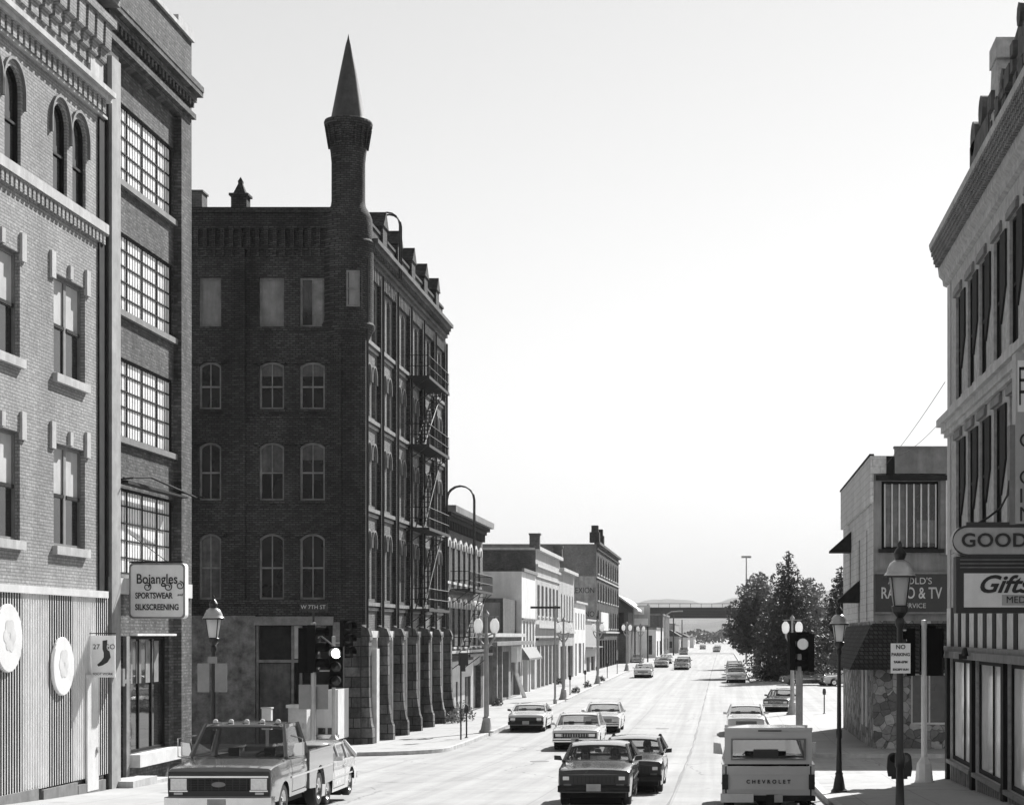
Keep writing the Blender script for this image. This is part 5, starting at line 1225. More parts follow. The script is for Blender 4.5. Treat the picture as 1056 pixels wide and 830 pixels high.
q = MB(); q.box(-.35, .38, -.02, .0, 4.62, 4.82); q.tube([(0, 0, 4.3), (0, 0, 4.62)], .03, 6); b = q.build('name_plate', 'sign_k', t); text('W 7TH ST', .15, 'ink_w', b, (0, -.03, 4.72), ext=.002)
q = MB(); q.box(-.42, .38, .09, .11, 1.95, 2.62); q.build('sign_back', 'sign_b', t)
q = MB(); q.tube([(0, 0, 3.0), (.62, .1, 3.0)], .025, 6); q.tube([(0, 0, 4.1), (.62, .1, 3.6)], .025, 6); q.build('bracket', 'steel', t)
t = signal_pole(X_(344, 70.5), 70.5, 4.35, 'slim signal pole with one black head on the far left corner before the turreted block')
signal_head(t, .5, 0, 4.25, .9, scale=1.3); q = MB(); q.tube([(0, 0, 4.1), (.5, 0, 4.1)], .03, 6); q.build('bracket', 'steel', t)
t = signal_pole(2.85, 68.3, 4.3, 'pale signal pole with black heads on the right corner behind the capped pickup', 'post_grey', .13)
signal_head(t, -.28, -.05, 3.75, pi * .55, scale=1.25); signal_head(t, .12, .02, 3.75, pi, scale=1.3); signal_head(t, .42, -.1, 3.7, -pi / 2, scale=1.25)
q = MB(); q.lathe([(0, 0), (.19, 0), (.21, .02), (0, .03)], (.12, -.3, 4.02), 16, axis='y'); q.build('round_sign_back', 'sign_w', t)
q = MB(); q.tube([(-.3, 0, 4.4), (.45, 0, 4.4)], .035, 6); q.tube([(-.3, 0, 3.1), (.45, 0, 3.1)], .035, 6); q.build('bracket', 'black', t)
t = signal_pole(X_(953, 49.5), 49.5, 4.35, 'white pedestal signal pole with dark signal backs outside the tall pale facade', 'trim_white', .08)
for c in t.children:
    if c.name.startswith('base'): c.scale = (1.0, 1.0, 1.2)
signal_head(t, -.36, 0, 3.5, -pi / 2 - .1, scale=1.15); signal_head(t, .1, .1, 3.55, pi, scale=1.2); signal_head(t, .3, .0, 3.5, pi * .9, scale=1.15)
q = MB(); q.tube([(-.36, 0, 4.1), (.3, 0, 4.1)], .035, 6); q.tube([(-.36, 0, 2.95), (.3, 0, 2.95)], .035, 6); q.build('bracket', 'black', t)
# ------------------------------------------------------------------ parking meters, posts, cabinet
def meter(x, y, label, twin=False, h=1.1):
    t = empty('parking_meter', (x, y, gz(y) + KERB), label, 'parking meter', 'parking meters on the kerb')
    q = MB(); q.lathe([(.035, 0), (.035, h), (0, h)], n=8); q.lathe([(.08, 0), (.08, .03), (.035, .05)], n=8); q.build('post', 'black_m', t)
    for dx in ((-.09, .09) if twin else (0,)):
        q = MB(); q.prism([(-.08 + dx, h), (.08 + dx, h), (.1 + dx, h + .12), (.09 + dx, h + .26)] + [(dx + .09 * cos(a), h + .27 + .09 * sin(a)) for a in [pi * i / 8 for i in range(1, 8)]] + [(-.09 + dx, h + .26), (-.1 + dx, h + .12)], lambda p, tt: (p[0], tt, p[1]), -.05, .05); b = q.build('meter_head', 'black_m', t)
        q = MB(); q.lathe([(0, 0), (.06, 0)], (dx, -.052, h + .27), 12, axis='y'); q.build('dial_window', 'glass_s', b)
    if twin: q = MB(); q.box(-.12, .12, -.03, .03, h - .04, h + .01); q.build('yoke', 'black_m', t)
    return t
meter(2.68, 27.9, 'black twin parking meter beside the near lantern post with the no parking sign', True, 1.15)
m0 = meter(-11.25, 81, 'black parking meter on the left kerb by the nearest twin globe lamp')
for y, lab in ((136, 'parking meter on the left kerb opposite the rear brick back building'), (151, 'parking meter on the left kerb just before the finialed brick block lamp'), (165, 'parking meter on the left kerb past the finialed block lamp'), (180, 'parking meter on the left kerb opposite the narrow pale building'), (197, 'farthest parking meter on the left kerb before the warehouse')): copy_thing(m0, (-11.25, y, gz(y) + KERB), 0, lab)
copy_thing(m0, (X_(850, 106), 106, gz(106) + KERB), 0, 'lone parking meter on the sunlit pavement tip beside the car park')
t = empty('sign_post', (-11.3, 79.6, gz(80) + KERB), 'thin dark post with a small drooping black sign before the globe lamp', 'sign post')
q = MB(); q.lathe([(.035, 0), (.035, 3.6), (0, 3.6)], n=8); q.build('post', 'black_m', t); q = MB(); q.box(-.1, .32, -.02, .02, 3.2, 3.75); q.box(.0, .2, -.02, .02, 2.95, 3.2); q.build('sign_plate', 'sign_k', t)
t = empty('street_pole', (-10.9, 120, gz(120) + KERB), 'thin tall pole with a dark crossbar reaching over the left pavement', 'pole')
q = MB(); q.lathe([(.12, 0), (.12, .3), (.07, .35), (.06, 6.4), (0, 6.4)], n=8); q.build('pole', 'post_grey', t, smooth=40); q = MB(); q.box(-1.6, .35, -.06, .06, 6.2, 6.34); q.build('crossbar', 'black_m', t)
t = empty('street_pole', (3.4, 262, gz(262)), 'very tall slim floodlight pole rising out of the leafy trees', 'pole')
q = MB(); q.lathe([(.16, 0), (.08, 15.3), (0, 15.3)], n=8); q.build('pole', 'post_grey', t); q = MB(); q.box(-.7, .7, -.1, .1, 15.2, 15.5); q.build('crossbar', 'post_grey', t)
t = empty('cobra_lamp', (-10.9, 350, gz(350)), 'tall curved arm street light over the left kerb before the bridge', 'street light')
q = MB(); q.tube([(0, 0, 0), (0, 0, 7.2), (.3, 0, 8.2), (1.2, 0, 8.7), (2.6, 0, 8.8)], .11, 8); q.build('pole', 'post_grey', t); q = MB(); q.box(2.4, 3.4, -.2, .2, 8.7, 8.95); q.build('lamp_head', 'post_grey', t)
for i, (x, y, h) in enumerate(((-18, 345, 8.6), (14, 352, 8.8), (-10.2, 308, 7.6), (-10.3, 388, 8.0), (-10.3, 470, 7.6))):
    t = empty('utility_pole', (x, y, gz(y)), ('wooden utility pole behind the pale workshop', 'wooden utility pole hidden among the trees on the right', 'wooden utility pole at the kerb just past the pole sign', 'wooden utility pole at the kerb before the bridge', 'wooden utility pole at the kerb beyond the bridge')[i], 'utility pole', 'wooden utility poles')
    q = MB(); q.lathe([(.17, 0), (.12, h + .6), (0, h + .6)], n=8); q.build('pole', 'bark', t); q = MB(); q.box(-.08, .08, -1.2, 1.2, h - .1, h + .08); q.build('crossarm', 'bark', t)
for i, d in enumerate((-1., 0, 1.)): wire(('near', 'middle', 'far')[i] + ' wire of the three strung across the street before the bridge', [(-18, 345 + d, gz(345) + 8.65 + .5 * i), (14, 352 + d, gz(352) + 8.85 + .5 * i)], .02, .8, group='wires strung across the street')
# white utility cabinet and the small white box on its neighbour
b = Bld('utility_cabinet', 'pale metal utility cabinet with overhanging lid in front of the turreted block', 'cabinet', (X_(308, 72), 72, gz(72) + KERB))
x0, x1 = X_(299, 72), X_(318, 72); q = MB(); q.box(x0, x1, 71.7, 72.4, gz(72) + KERB, gz(72) + 1.75); b.part('case', q, 'frame_white'); q = MB(); q.box(x0 - .07, x1 + .03, 71.62, 72.5, gz(72) + 1.75, gz(72) + 1.87); b.part('lid', q, 'trim_white')
q = MB(); q.box(x0 + .06, x1 - .06, 71.68, 71.698, gz(72) + .3, gz(72) + 1.65); d = b.part('door', q, 'frame_white'); q = MB(); q.box(x1 - .16, x1 - .11, 71.64, 71.68, gz(72) + .95, gz(72) + 1.15); b.part('handle', q, 'steel', d)
b = Bld('utility_box', 'small white utility box on a post seen above the pickup truck roof', 'utility box', (X_(275, 66), 70, gz(70) + KERB))
x0, x1 = X_(270.5, 70), X_(280, 70); q = MB(); q.box(x0, x1, 69.9, 70.2, gz(70) + .95, gz(70) + 1.75); b.part('case', q, 'trim_white'); q = MB(); q.box((x0 + x1) / 2 - .05, (x0 + x1) / 2 + .05, 70, 70.1, gz(70), gz(70) + .95); b.part('post', q, 'steel'); q = MB(); q.box(x0 - .03, x1 + .03, 69.86, 70.24, gz(70) + 1.75, gz(70) + 1.8); b.part('lid', q, 'frame_white')

# ------------------------------------------------------------------ people inside the cars
def person(x, y, z, label, rz=0, seed=0):
    """seated figure, hands on the wheel or lap, facing -y"""
    t_mesh = bpy.data.meshes.new('person')
    V = [(0, .05, .0), (0, .10, .25), (0, .12, .44), (0, .1, .56), (0, .07, .66), (0, .06, .76), (0, .075, .85),
         (-.2, .11, .46), (-.27, 0, .22), (-.19, -.26, .30), (-.17, -.34, .33), (.2, .11, .46), (.27, 0, .22), (.19, -.26, .30), (.17, -.34, .33),
         (-.1, -.02, .0), (-.13, -.42, .06), (-.13, -.5, -.3), (.1, -.02, .0), (.13, -.42, .06), (.13, -.5, -.3), (0, -.025, .70)]
    E = [(0, 1), (1, 2), (2, 3), (3, 4), (4, 5), (5, 6), (2, 7), (7, 8), (8, 9), (9, 10), (2, 11), (11, 12), (12, 13), (13, 14), (0, 15), (15, 16), (16, 17), (0, 18), (18, 19), (19, 20), (4, 21)]
    R = [(.16, .13), (.15, .11), (.17, .11), (.06, .06), (.075, .09), (.085, .1), (.06, .07), (.075, .07), (.05, .05), (.04, .04), (.04, .03), (.075, .07), (.05, .05), (.04, .04), (.04, .03), (.1, .1), (.075, .075), (.05, .05), (.1, .1), (.075, .075), (.05, .05), (.018, .02)]
    t_mesh.from_pydata(V, E, []); o = bpy.data.objects.new('person', t_mesh); COL.objects.link(o)
    sk = o.modifiers.new('skin', 'SKIN'); o.modifiers.new('sub', 'SUBSURF').levels = 2
    for i, rr in enumerate(R): t_mesh.skin_vertices[0].data[i].radius = rr
    t_mesh.skin_vertices[0].data[0].use_root = True
    dg = bpy.context.evaluated_depsgraph_get(); me = bpy.data.meshes.new_from_object(o.evaluated_get(dg)); bpy.data.objects.remove(o)
    me.materials.clear(); me.materials.append(M['skin']); me.materials.append(M['shirt'])
    for p in me.polygons: p.material_index = 1 if p.center.z < .52 and p.center.y > -.24 or p.center.z < .2 else 0; p.use_smooth = True
    p = bpy.data.objects.new('person', me); COL.objects.link(p); p.location = (x, y, z); p.rotation_euler = (0, 0, rz); tag(p, label, 'person', 'people in the cars')
    q = MB(); q.lathe([(.02, .1), (.085, .075), (.105, .03), (.11, -.03), (.1, -.08)], (0, .085, .79), 12); q.build('hair', 'hair', p, smooth=60)
    return p

# ------------------------------------------------------------------ cars
def interp(tab, y):
    if y <= tab[0][0]: return tab[0][1]
    for (a, va), (b, vb) in zip(tab, tab[1:]):
        if y <= b: return va + (vb - va) * (y - a) / max(1e-6, b - a)
    return tab[-1][1]
def loft_body(L, W, top, wf, wr, wrad, zb=.24, crown=.03, plan=.93, tum=.075, belt=.62):
    """lofted shell; the front is at y=0 and faces -y. top: [(y, z)...] height of the upper surface"""
    ys = {0., L, .06, .16, L - .06, L - .16}; ys |= {p[0] for p in top}
    for w in (wf, wr): ys |= {w + wrad * cos(pi * k / 10) for k in range(11)} | {w - wrad - .001, w + wrad + .001}
    y = .3
    while y < L: ys.add(round(y, 3)); y += .28
    ys = sorted(v for v in ys if 0 <= v <= L); q = MB(); rings = []
    for y in ys:
        zt = interp(top, y); z0 = zb + (.1 if y < .05 or y > L - .05 else 0)
        for w in (wf, wr):
            if abs(y - w) <= wrad: z0 = max(z0, .33 + sqrt(max(0, wrad * wrad - (y - w) ** 2)))
        e = min(y, L - y); k = plan + (1 - plan) * min(1, (e / .5)) ** .5 if e < .5 else 1.; hw = W / 2 * k; R = []
        z0 = min(z0, zt - .08)
        for t in (0, .3, .62, .9, 1.): z = z0 + (zt - .03 - z0) * t; R.append((hw - tum * (abs(z - belt) / .45) ** 1.7 * (.5 if z < belt else 1), z))
        edge = R[-1][0]; up = [(edge - .05, zt), (edge * .55, zt + crown * .7), (0, zt + crown)]
        half = R + up; rings.append([(x, y, z) for x, z in half] + [(-x, y, z) for x, z in half[-2::-1]])
    n = len(rings[0])
    for r1, r2 in zip(rings, rings[1:]):
        for i in range(n - 1): q.quad(r1[i], r1[i + 1], r2[i + 1], r2[i])
    q.f.append(()) if False else None
    q.quad(*rings[0]); q.quad(*rings[-1])
    # weld
    return q
def weld(o, d=.0008):
    bm = bmesh.new(); bm.from_mesh(o.data); bmesh.ops.remove_doubles(bm, verts=bm.verts, dist=d); bmesh.ops.recalc_face_normals(bm, faces=bm.faces); bm.to_mesh(o.data); bm.free()
    o.data.polygons.foreach_set('use_smooth', [True] * len(o.data.polygons)); o.data.set_sharp_from_angle(angle=radians(28)); return o
def wheel(t, x, y, r=.32, w=.2, rim='chrome'):
    s = 1 if x > 0 else -1; q = MB()
    q.lathe([(r * .62, -w / 2), (r * .9, -w / 2), (r, -w * .35), (r, w * .35), (r * .9, w / 2), (r * .62, w / 2), (r * .62, -w / 2)], (x, y, r), 24, axis='x'); o = q.build('wheel', 'rubber', t, smooth=40)
    q = MB(); q.lathe([(0, s * (w / 2 - .03)), (r * .2, s * (w / 2 - .015)), (r * .3, s * (w / 2 - .05)), (r * .52, s * (w / 2 - .05)), (r * .63, s * (w / 2 - .005)), (r * .63, -s * w / 2)], (x, y, r), 20, axis='x'); q.build('hubcap', rim, o, smooth=40)
def frustum(q, b, t_, zb, zt):
    """b, t_ = (halfwidth_front, y_front, halfwidth_rear, y_rear) at belt and roof; returns the eight corners"""
    B_ = [(-b[0], b[1], zb[0]), (b[0], b[1], zb[0]), (b[2], b[3], zb[1]), (-b[2], b[3], zb[1])]; T = [(-t_[0], t_[1], zt[0]), (t_[0], t_[1], zt[0]), (t_[2], t_[3], zt[1]), (-t_[2], t_[3], zt[1])]
    return [Vector(v) for v in B_], [Vector(v) for v in T]
def lerp(a, b, t): return a + (b - a) * t
def cabin(t, body, W, ws_y, rw_y, rf_y, rr_y, zbf, zbr, H, tum=.16, mids=(), glass='carglass', seats=True, seat_y=None, thick=.05, van=False):
    B_, T = frustum(None, (W / 2 - .07, ws_y, W / 2 - .07, rw_y), (W / 2 - tum - .03, rf_y, W / 2 - tum - .03, rr_y), (zbf, zbr), (H - .05, H - .055))
    q = MB()
    # roof panel, slightly crowned, with drip rail
    nx, ny = 6, 6; hw = W / 2 - tum; y0, y1 = rf_y - .03, rr_y + .03; g = []
    for j in range(ny + 1):
        row = []
        for i in range(nx + 1):
            u = i / nx * 2 - 1; v = j / ny * 2 - 1; row.append((u * hw * (1 - .03 * abs(v) ** 4), (y0 + y1) / 2 + v * (y1 - y0) / 2, H - .05 * abs(u) ** 3 - .05 * abs(v) ** 3))
        g.append(row)
    for j in range(ny):
        for i in range(nx): q.quad(g[j][i], g[j][i + 1], g[j + 1][i + 1], g[j + 1][i])
    edge = [g[0][i] for i in range(nx + 1)] + [g[j][nx] for j in range(1, ny + 1)] + [g[ny][i] for i in range(nx - 1, -1, -1)] + [g[j][0] for j in range(ny - 1, 0, -1)]
    for a, b in zip(edge, edge[1:] + edge[:1]): q.quad(a, b, (b[0], b[1], b[2] - thick), (a[0], a[1], a[2] - thick))
    roof = q.build('roof', body, t); weld(roof)
    q = MB(); r = .035
    for i in range(4): q.tube([B_[i], T[i]], [.05, .035] if i < 2 else [.08, .05], 6)
    for m_ in mids:
        for (a, b, c, d) in ((B_[1], B_[2], T[1], T[2]), (B_[0], B_[3], T[0], T[3])):
            tt = lambda p0, p1, y: (y - p0.y) / (p1.y - p0.y); pa = lerp(a, b, tt(a, b, m_)); pb = lerp(c, d, min(1, max(0, tt(c, d, m_ + .02)))); q.tube([pa, pb], .035, 5)
    q.build('pillar', body, t)
    def pane(name, p, ins=.04):
        c = sum(p, Vector()) / 4; q = MB(); q.quad(*[tuple(v + (c - v).normalized() * ins) for v in p]); q.build(name, glass, t)
    pane('windshield', [B_[0], B_[1], T[1], T[0]]); pane('rear_window', [B_[3], B_[2], T[2], T[3]]); pane('side_window', [B_[1], B_[2], T[2], T[1]]); pane('side_window', [B_[0], B_[3], T[3], T[0]])
    q = MB(); q.box(-W / 2 + .12, W / 2 - .12, ws_y + .1, rw_y - .1, .3, zbf - .12); q.build('interior', 'under', t)
    if seats:
        sy = seat_y or (ws_y + 1.15)
        for x in (-.36, .36):
            q = MB(); q.box(x - .23, x + .23, sy, sy + .12, zbf - .25, zbf + .0); q.box(x - .11, x + .11, sy + .03, sy + .1, zbf + .0, zbf + .13); q.build('seat', 'seat', t)
        if not van: q = MB(); q.box(-W / 2 + .2, W / 2 - .2, sy + .85, sy + .97, zbf - .25, zbf + .07); q.build('rear_seat', 'seat', t)
        q = MB(); R = .18; P = [(.36 + R * cos(a), sy - .5 + .06 * sin(a), zbf - .06 + R * .8 * sin(a)) for a in [2 * pi * i / 14 for i in range(15)]]; q.tube(P, .014, 5); q.build('steering_wheel', 'black', t)
        q = MB(); q.box(-W / 2 + .15, W / 2 - .15, ws_y + .12, ws_y + .4, zbf - .2, zbf - .02); q.build('dashboard', 'seat', t)
def mirrors(t, W, y, z, mat, big=0):
    for s in (-1, 1):
        q = MB(); w = .17 if not big else .2; h = .1 if not big else .26
        q.prism([(s * (W / 2 - .02), z - .02), (s * (W / 2 + w), z), (s * (W / 2 + w), z + h), (s * (W / 2 + .03), z + h * .9)], lambda p, tt: (p[0], tt, p[1]), y, y + .1)
        o = q.build('side_mirror', mat, t); q = MB(); q.quad((s * (W / 2 + .04), y + .102, z + .02), (s * (W / 2 + w - .01), y + .102, z + .015), (s * (W / 2 + w - .01), y + .102, z + h - .01), (s * (W / 2 + .04), y + .102, z + h * .85)); q.build('mirror_glass', 'chrome', o)
def door_seams(t, W, ys, z0, z1, belt=.62, tum=.075):
    def hx(z): return W / 2 - tum * (abs(z - belt) / .45) ** 1.7 * (.5 if z < belt else 1) + .0035
    for s in (-1, 1):
        for a, b in zip(ys, ys[1:]):
            q = MB(); zs = [z0 + (z1 - z0) * k / 6 for k in range(7)]
            for y in (a, b):
                for p, r in zip(zs, zs[1:]): q.quad((s * hx(p), y - .009, p), (s * hx(p), y + .009, p), (s * hx(r), y + .009, r), (s * hx(r), y - .009, r))
            q.quad((s * hx(z0), a, z0), (s * hx(z0), b, z0), (s * hx(z0 + .015), b, z0 + .015), (s * hx(z0 + .015), a, z0 + .015))
            q.build('door_seam', 'under', t)
def plate(t, y, z, txt=None, s=-1, name='licence_plate'):
    q = MB(); q.box(-.16, .16, min(y, y + s * .015), max(y, y + s * .015), z, z + .16); return q.build(name, 'plate', t)
PAINTS = {}
def pt(v, rough=.25):
    k = (v, rough)
    if k not in PAINTS: PAINTS[k] = 'car_paint_%d' % len(PAINTS); M[PAINTS[k]] = paint(PAINTS[k], v, rough)
    return PAINTS[k]
def sedan(x, y, label, rz=0, L=4.8, W=1.78, H=1.38, body=.6, nose=None, kind='sedan', lights='rect', chromeb=True, glass='carglass', group='cars on the street', lod=0, grille='bars', hood=.88, deck=.92, name=None, gx=None):
    g = gz(y) + .004; t = empty(name or ('parked_car' if 'parked' in label else 'car'), (x, y, g), label, 'car', group, rz); bm_ = pt(body)
    wsb = L * .265; ws = wsb + .02; rf = L * .40
    if kind == 'sedan': rr, rw = L * .66, L * .79
    elif kind == 'coupe': rr, rw = L * .62, L * .82
    else: rr, rw = L * .80, L * .955
    top = [(0, hood - .17), (.05, hood - .08), (.15, hood - .055), (.8, hood), (wsb, hood + .04), (wsb + .05, hood + .07), (rw - .02, deck + .02), (rw + .02, deck), (L - .12, deck - .03), (L - .03, deck - .08), (L, deck - .16)]
    if kind == 'hatch': top = [p for p in top if p[0] <= wsb + .05] + [(rw - .05, deck), (rw, deck - .02), (L - .02, deck - .1), (L, deck - .2)]
    top = sorted(top); wf, wr = L * .185, L * .79; wr_ = .31
    q = loft_body(L, W, top, wf, wr, wr_ + .055); weld(q.build('body', bm_, t))
    q = MB(); q.box(-W / 2 + .14, W / 2 - .14, .25, L - .25, .2, .5); q.build('underbody', 'under', t)
    for yy in (wf, wr):
        for s in (-1, 1): wheel(t, s * (W / 2 - .14), yy, wr_, .19)
        q = MB(); q.lathe([(0, -W / 2 + .26), (wr_ + .05, -W / 2 + .26), (wr_ + .05, W / 2 - .26), (0, W / 2 - .26)], (0, yy, .36), 14, axis='x'); q.build('wheel_well', 'under', t)
    cabin(t, bm_, W, ws, rw - .03, rf, rr, hood + .05, deck + .01, H, tum=.17, mids=(L * .5,) if kind != 'hatch' else (L * .5, L * .72), glass=glass)
    # front end
    q = MB(); q.box(-W / 2 * .9, W / 2 * .9, -.006, .02, .5, hood - .17); q.build('front_panel', nose or bm_, t)
    q = MB(); gw = W * .27; q.box(-gw, gw, -.02, -.007, .54, hood - .19); gr = q.build('grille', 'black', t)
    q = MB()
    if grille == 'bars':
        for k in range(4): z = .57 + k * .045; q.box(-gw, gw, -.026, -.021, z, z + .01)
    else:
        for k in range(11): u = -gw + 2 * gw * k / 10; q.box(u - .006, u + .006, -.028, -.021, .55, hood - .2)
    q.build('grille_bars', 'chrome' if chromeb else 'trim_dark', gr)
    h0, h1, hz = (gw + .1, W / 2 * .82, .62) if grille == 'none' else (gw + .03, W / 2 * .83, .565)
    for s in (-1, 1):
        q = MB(); q.box(min(s * h0, s * h1), max(s * h0, s * h1), -.025, -.007, hz, hood - .2)
        o = q.build('headlight', 'hl', t); q = MB(); q.box(min(s * (gw + .05), s * (W / 2 * .8)), max(s * (gw + .05), s * (W / 2 * .8)), -.03, -.012, .49, .535); q.build('turn_signal', 'frame_grey', t)
        q = MB(); q.box(min(s * W * .27, s * (W / 2 * .87)), max(s * W * .27, s * (W / 2 * .87)), L + .001, L + .02, .6, deck - .2); q.build('taillight', 'tail', t)
    bmat = 'chrome' if chromeb else 'trim_dark'
    for yy, s in ((-.1, -1), (L + .1, 1)):
        q = MB(); y0, y1 = sorted((yy, yy - s * .14)); q.box(-W / 2 * .95, W / 2 * .95, y0, y1, .36, .5); b = q.build('bumper', bmat, t)
        q = MB(); q.box(-W / 2 * .93, W / 2 * .93, *sorted((yy, yy + s * .012)), .41, .45); q.build('rub_strip', 'rubber', b)
    plate(t, -.115, .38); plate(t, L + .115, .5, s=1)
    mirrors(t, W, ws + .25, hood + .08, 'black' if not chromeb else bm_)
    door_seams(t, W, (L * .3, L * .5, L * .7) if kind == 'sedan' else (L * .3, L * .6), .32, hood - .02)
    for s in (-1, 1):
        for yy in ((L * .56, L * .70) if kind == 'sedan' else (L * .6,)):
            q = MB(); q.box(*sorted((s * (W / 2 - .012), s * (W / 2 + .012))), yy - .18, yy - .05, hood - .1, hood - .07); q.build('door_handle', 'chrome', t)
        q = MB(); q.box(*sorted((s * (W / 2 - .015), s * (W / 2 + .008))), .9, L - .8, .55, .585); q.build('side_strip', bmat, t)
    return t
# near hatchback with dark nose, sedan behind it
sedan(-2.86, 41.0, 'dark glossy hatchback with two people inside and rectangular lamps leading the traffic', L=4.2, W=1.68, H=1.36, body=.04, nose='black', kind='hatch', chromeb=False, grille='none', hood=.9, deck=.95)
person(-3.18, 42.75, gz(42) + .42, 'person with dark hair in the passenger seat of the near hatchback'); person(-2.5, 42.75, gz(42) + .38, 'person driving the near hatchback in a dark shirt')
sedan(-2.32, 46.6, 'smaller dark compact car following close behind the near hatchback', L=4.3, W=1.66, H=1.37, body=.03, nose='black', kind='hatch', chromeb=False, grille='none', hood=.9, deck=.95)
person(-1.98, 48.4, gz(48) + .42, 'person driving the dark compact car')
sedan(-5.85, 73.2, 'white sedan with wide chrome grille driving in the left lane', L=5.0, W=1.9, H=1.42, body=.6, nose='trim_dark', kind='sedan', grille='vert')
sedan(-5.75, 87.5, 'white sedan following behind the one with the chrome grille', L=4.8, W=1.8, H=1.4, body=.66, kind='sedan')
sedan(-9.45, 88.6, 'white coupe parked at the left kerb just past the nearest globe lamp', L=4.9, W=1.8, H=1.3, body=.62, kind='coupe', grille='bars', chromeb=False, nose='trim_dark')
sedan(-9.75, 40.9 + .2, 'small white hatchback parked right behind the dark pickup', L=4.1, W=1.66, H=1.36, body=.62, kind='hatch', chromeb=True)
sedan(1.1, 85.0, 'white sedan parked at the right kerb ahead of the capped pickup', rz=0, L=4.8, W=1.78, H=1.38, body=.66)
sedan(3.2, 107.8 + 3, 'dark compact car parked at an angle in the sunlit car park entrance', rz=radians(-14), L=4.1, W=1.66, H=1.4, body=.05, kind='hatch', chromeb=True)
sedan(-8.0, 185, 'light sedan parked at the left kerb opposite the narrow pale building', L=4.9, W=1.88, H=1.42, body=.5, grille='bars')
sedan(-8.0, 240, 'grey sedan parked at the left kerb opposite the far end of the warehouse', L=4.8, W=1.85, H=1.4, body=.3)
sedan(-5.0, 224, 'dark fronted sedan driving in the left lane far down the street', L=4.8, W=1.88, H=1.42, body=.12)
sedan(-5.0, 236, 'dark sedan following the dark fronted one far down the street', L=4.8, W=1.88, H=1.5, body=.1)
sedan(-8.4, 272, 'light car parked at the left kerb near the pole sign', L=4.8, W=1.85, H=1.4, body=.5)
sedan(-8.5, 402, 'dark car parked at the left kerb just before the railway bridge', L=4.8, W=1.9, H=1.6, body=.06)
sedan(-1.5, 462, 'grey car driving toward us from under the bridge', L=4.8, W=1.9, H=1.45, body=.3)
sedan(-1.4, 520, 'dark car far beyond the railway bridge', L=4.8, W=1.9, H=1.45, body=.05)
sedan(-6.0, 560, 'small dark car farthest away in the left lane', L=4.8, W=1.9, H=1.45, body=.08)
sedan(1.25, 168.5, 'silver sedan nearest in the line parked at the right kerb under the shade tree', L=4.9, W=1.85, H=1.42, body=.42)
sedan(1.3, 178, 'pale sedan second in the line parked at the right kerb under the shade tree', L=4.9, W=1.85, H=1.42, body=.6)
sedan(1.3, 187, 'dark sedan third in the line parked at the right kerb', L=4.9, W=1.85, H=1.42, body=.12)
sedan(1.3, 197, 'grey sedan fourth in the line parked at the right kerb', L=4.9, W=1.85, H=1.5, body=.3)
sedan(8.7, 160.5, 'light sedan parked in the far row of the car park beyond the signal poles', rz=radians(-80), L=4.7, W=1.8, H=1.4, body=.5)
sedan(5.2, 162.5, 'very dark sedan parked in the far row of the car park behind the signal pole', rz=radians(-82), L=4.7, W=1.85, H=1.5, body=.03)
sedan(-12.6, 272, 'grey sedan parked off the street beside the dark lean to shed', rz=0, L=4.7, W=1.8, H=1.4, body=.3)
sedan(14.5, 158, 'dark sedan parked in the car park close to the radio shop corner', rz=radians(-85), L=4.7, W=1.8, H=1.4, body=.08)

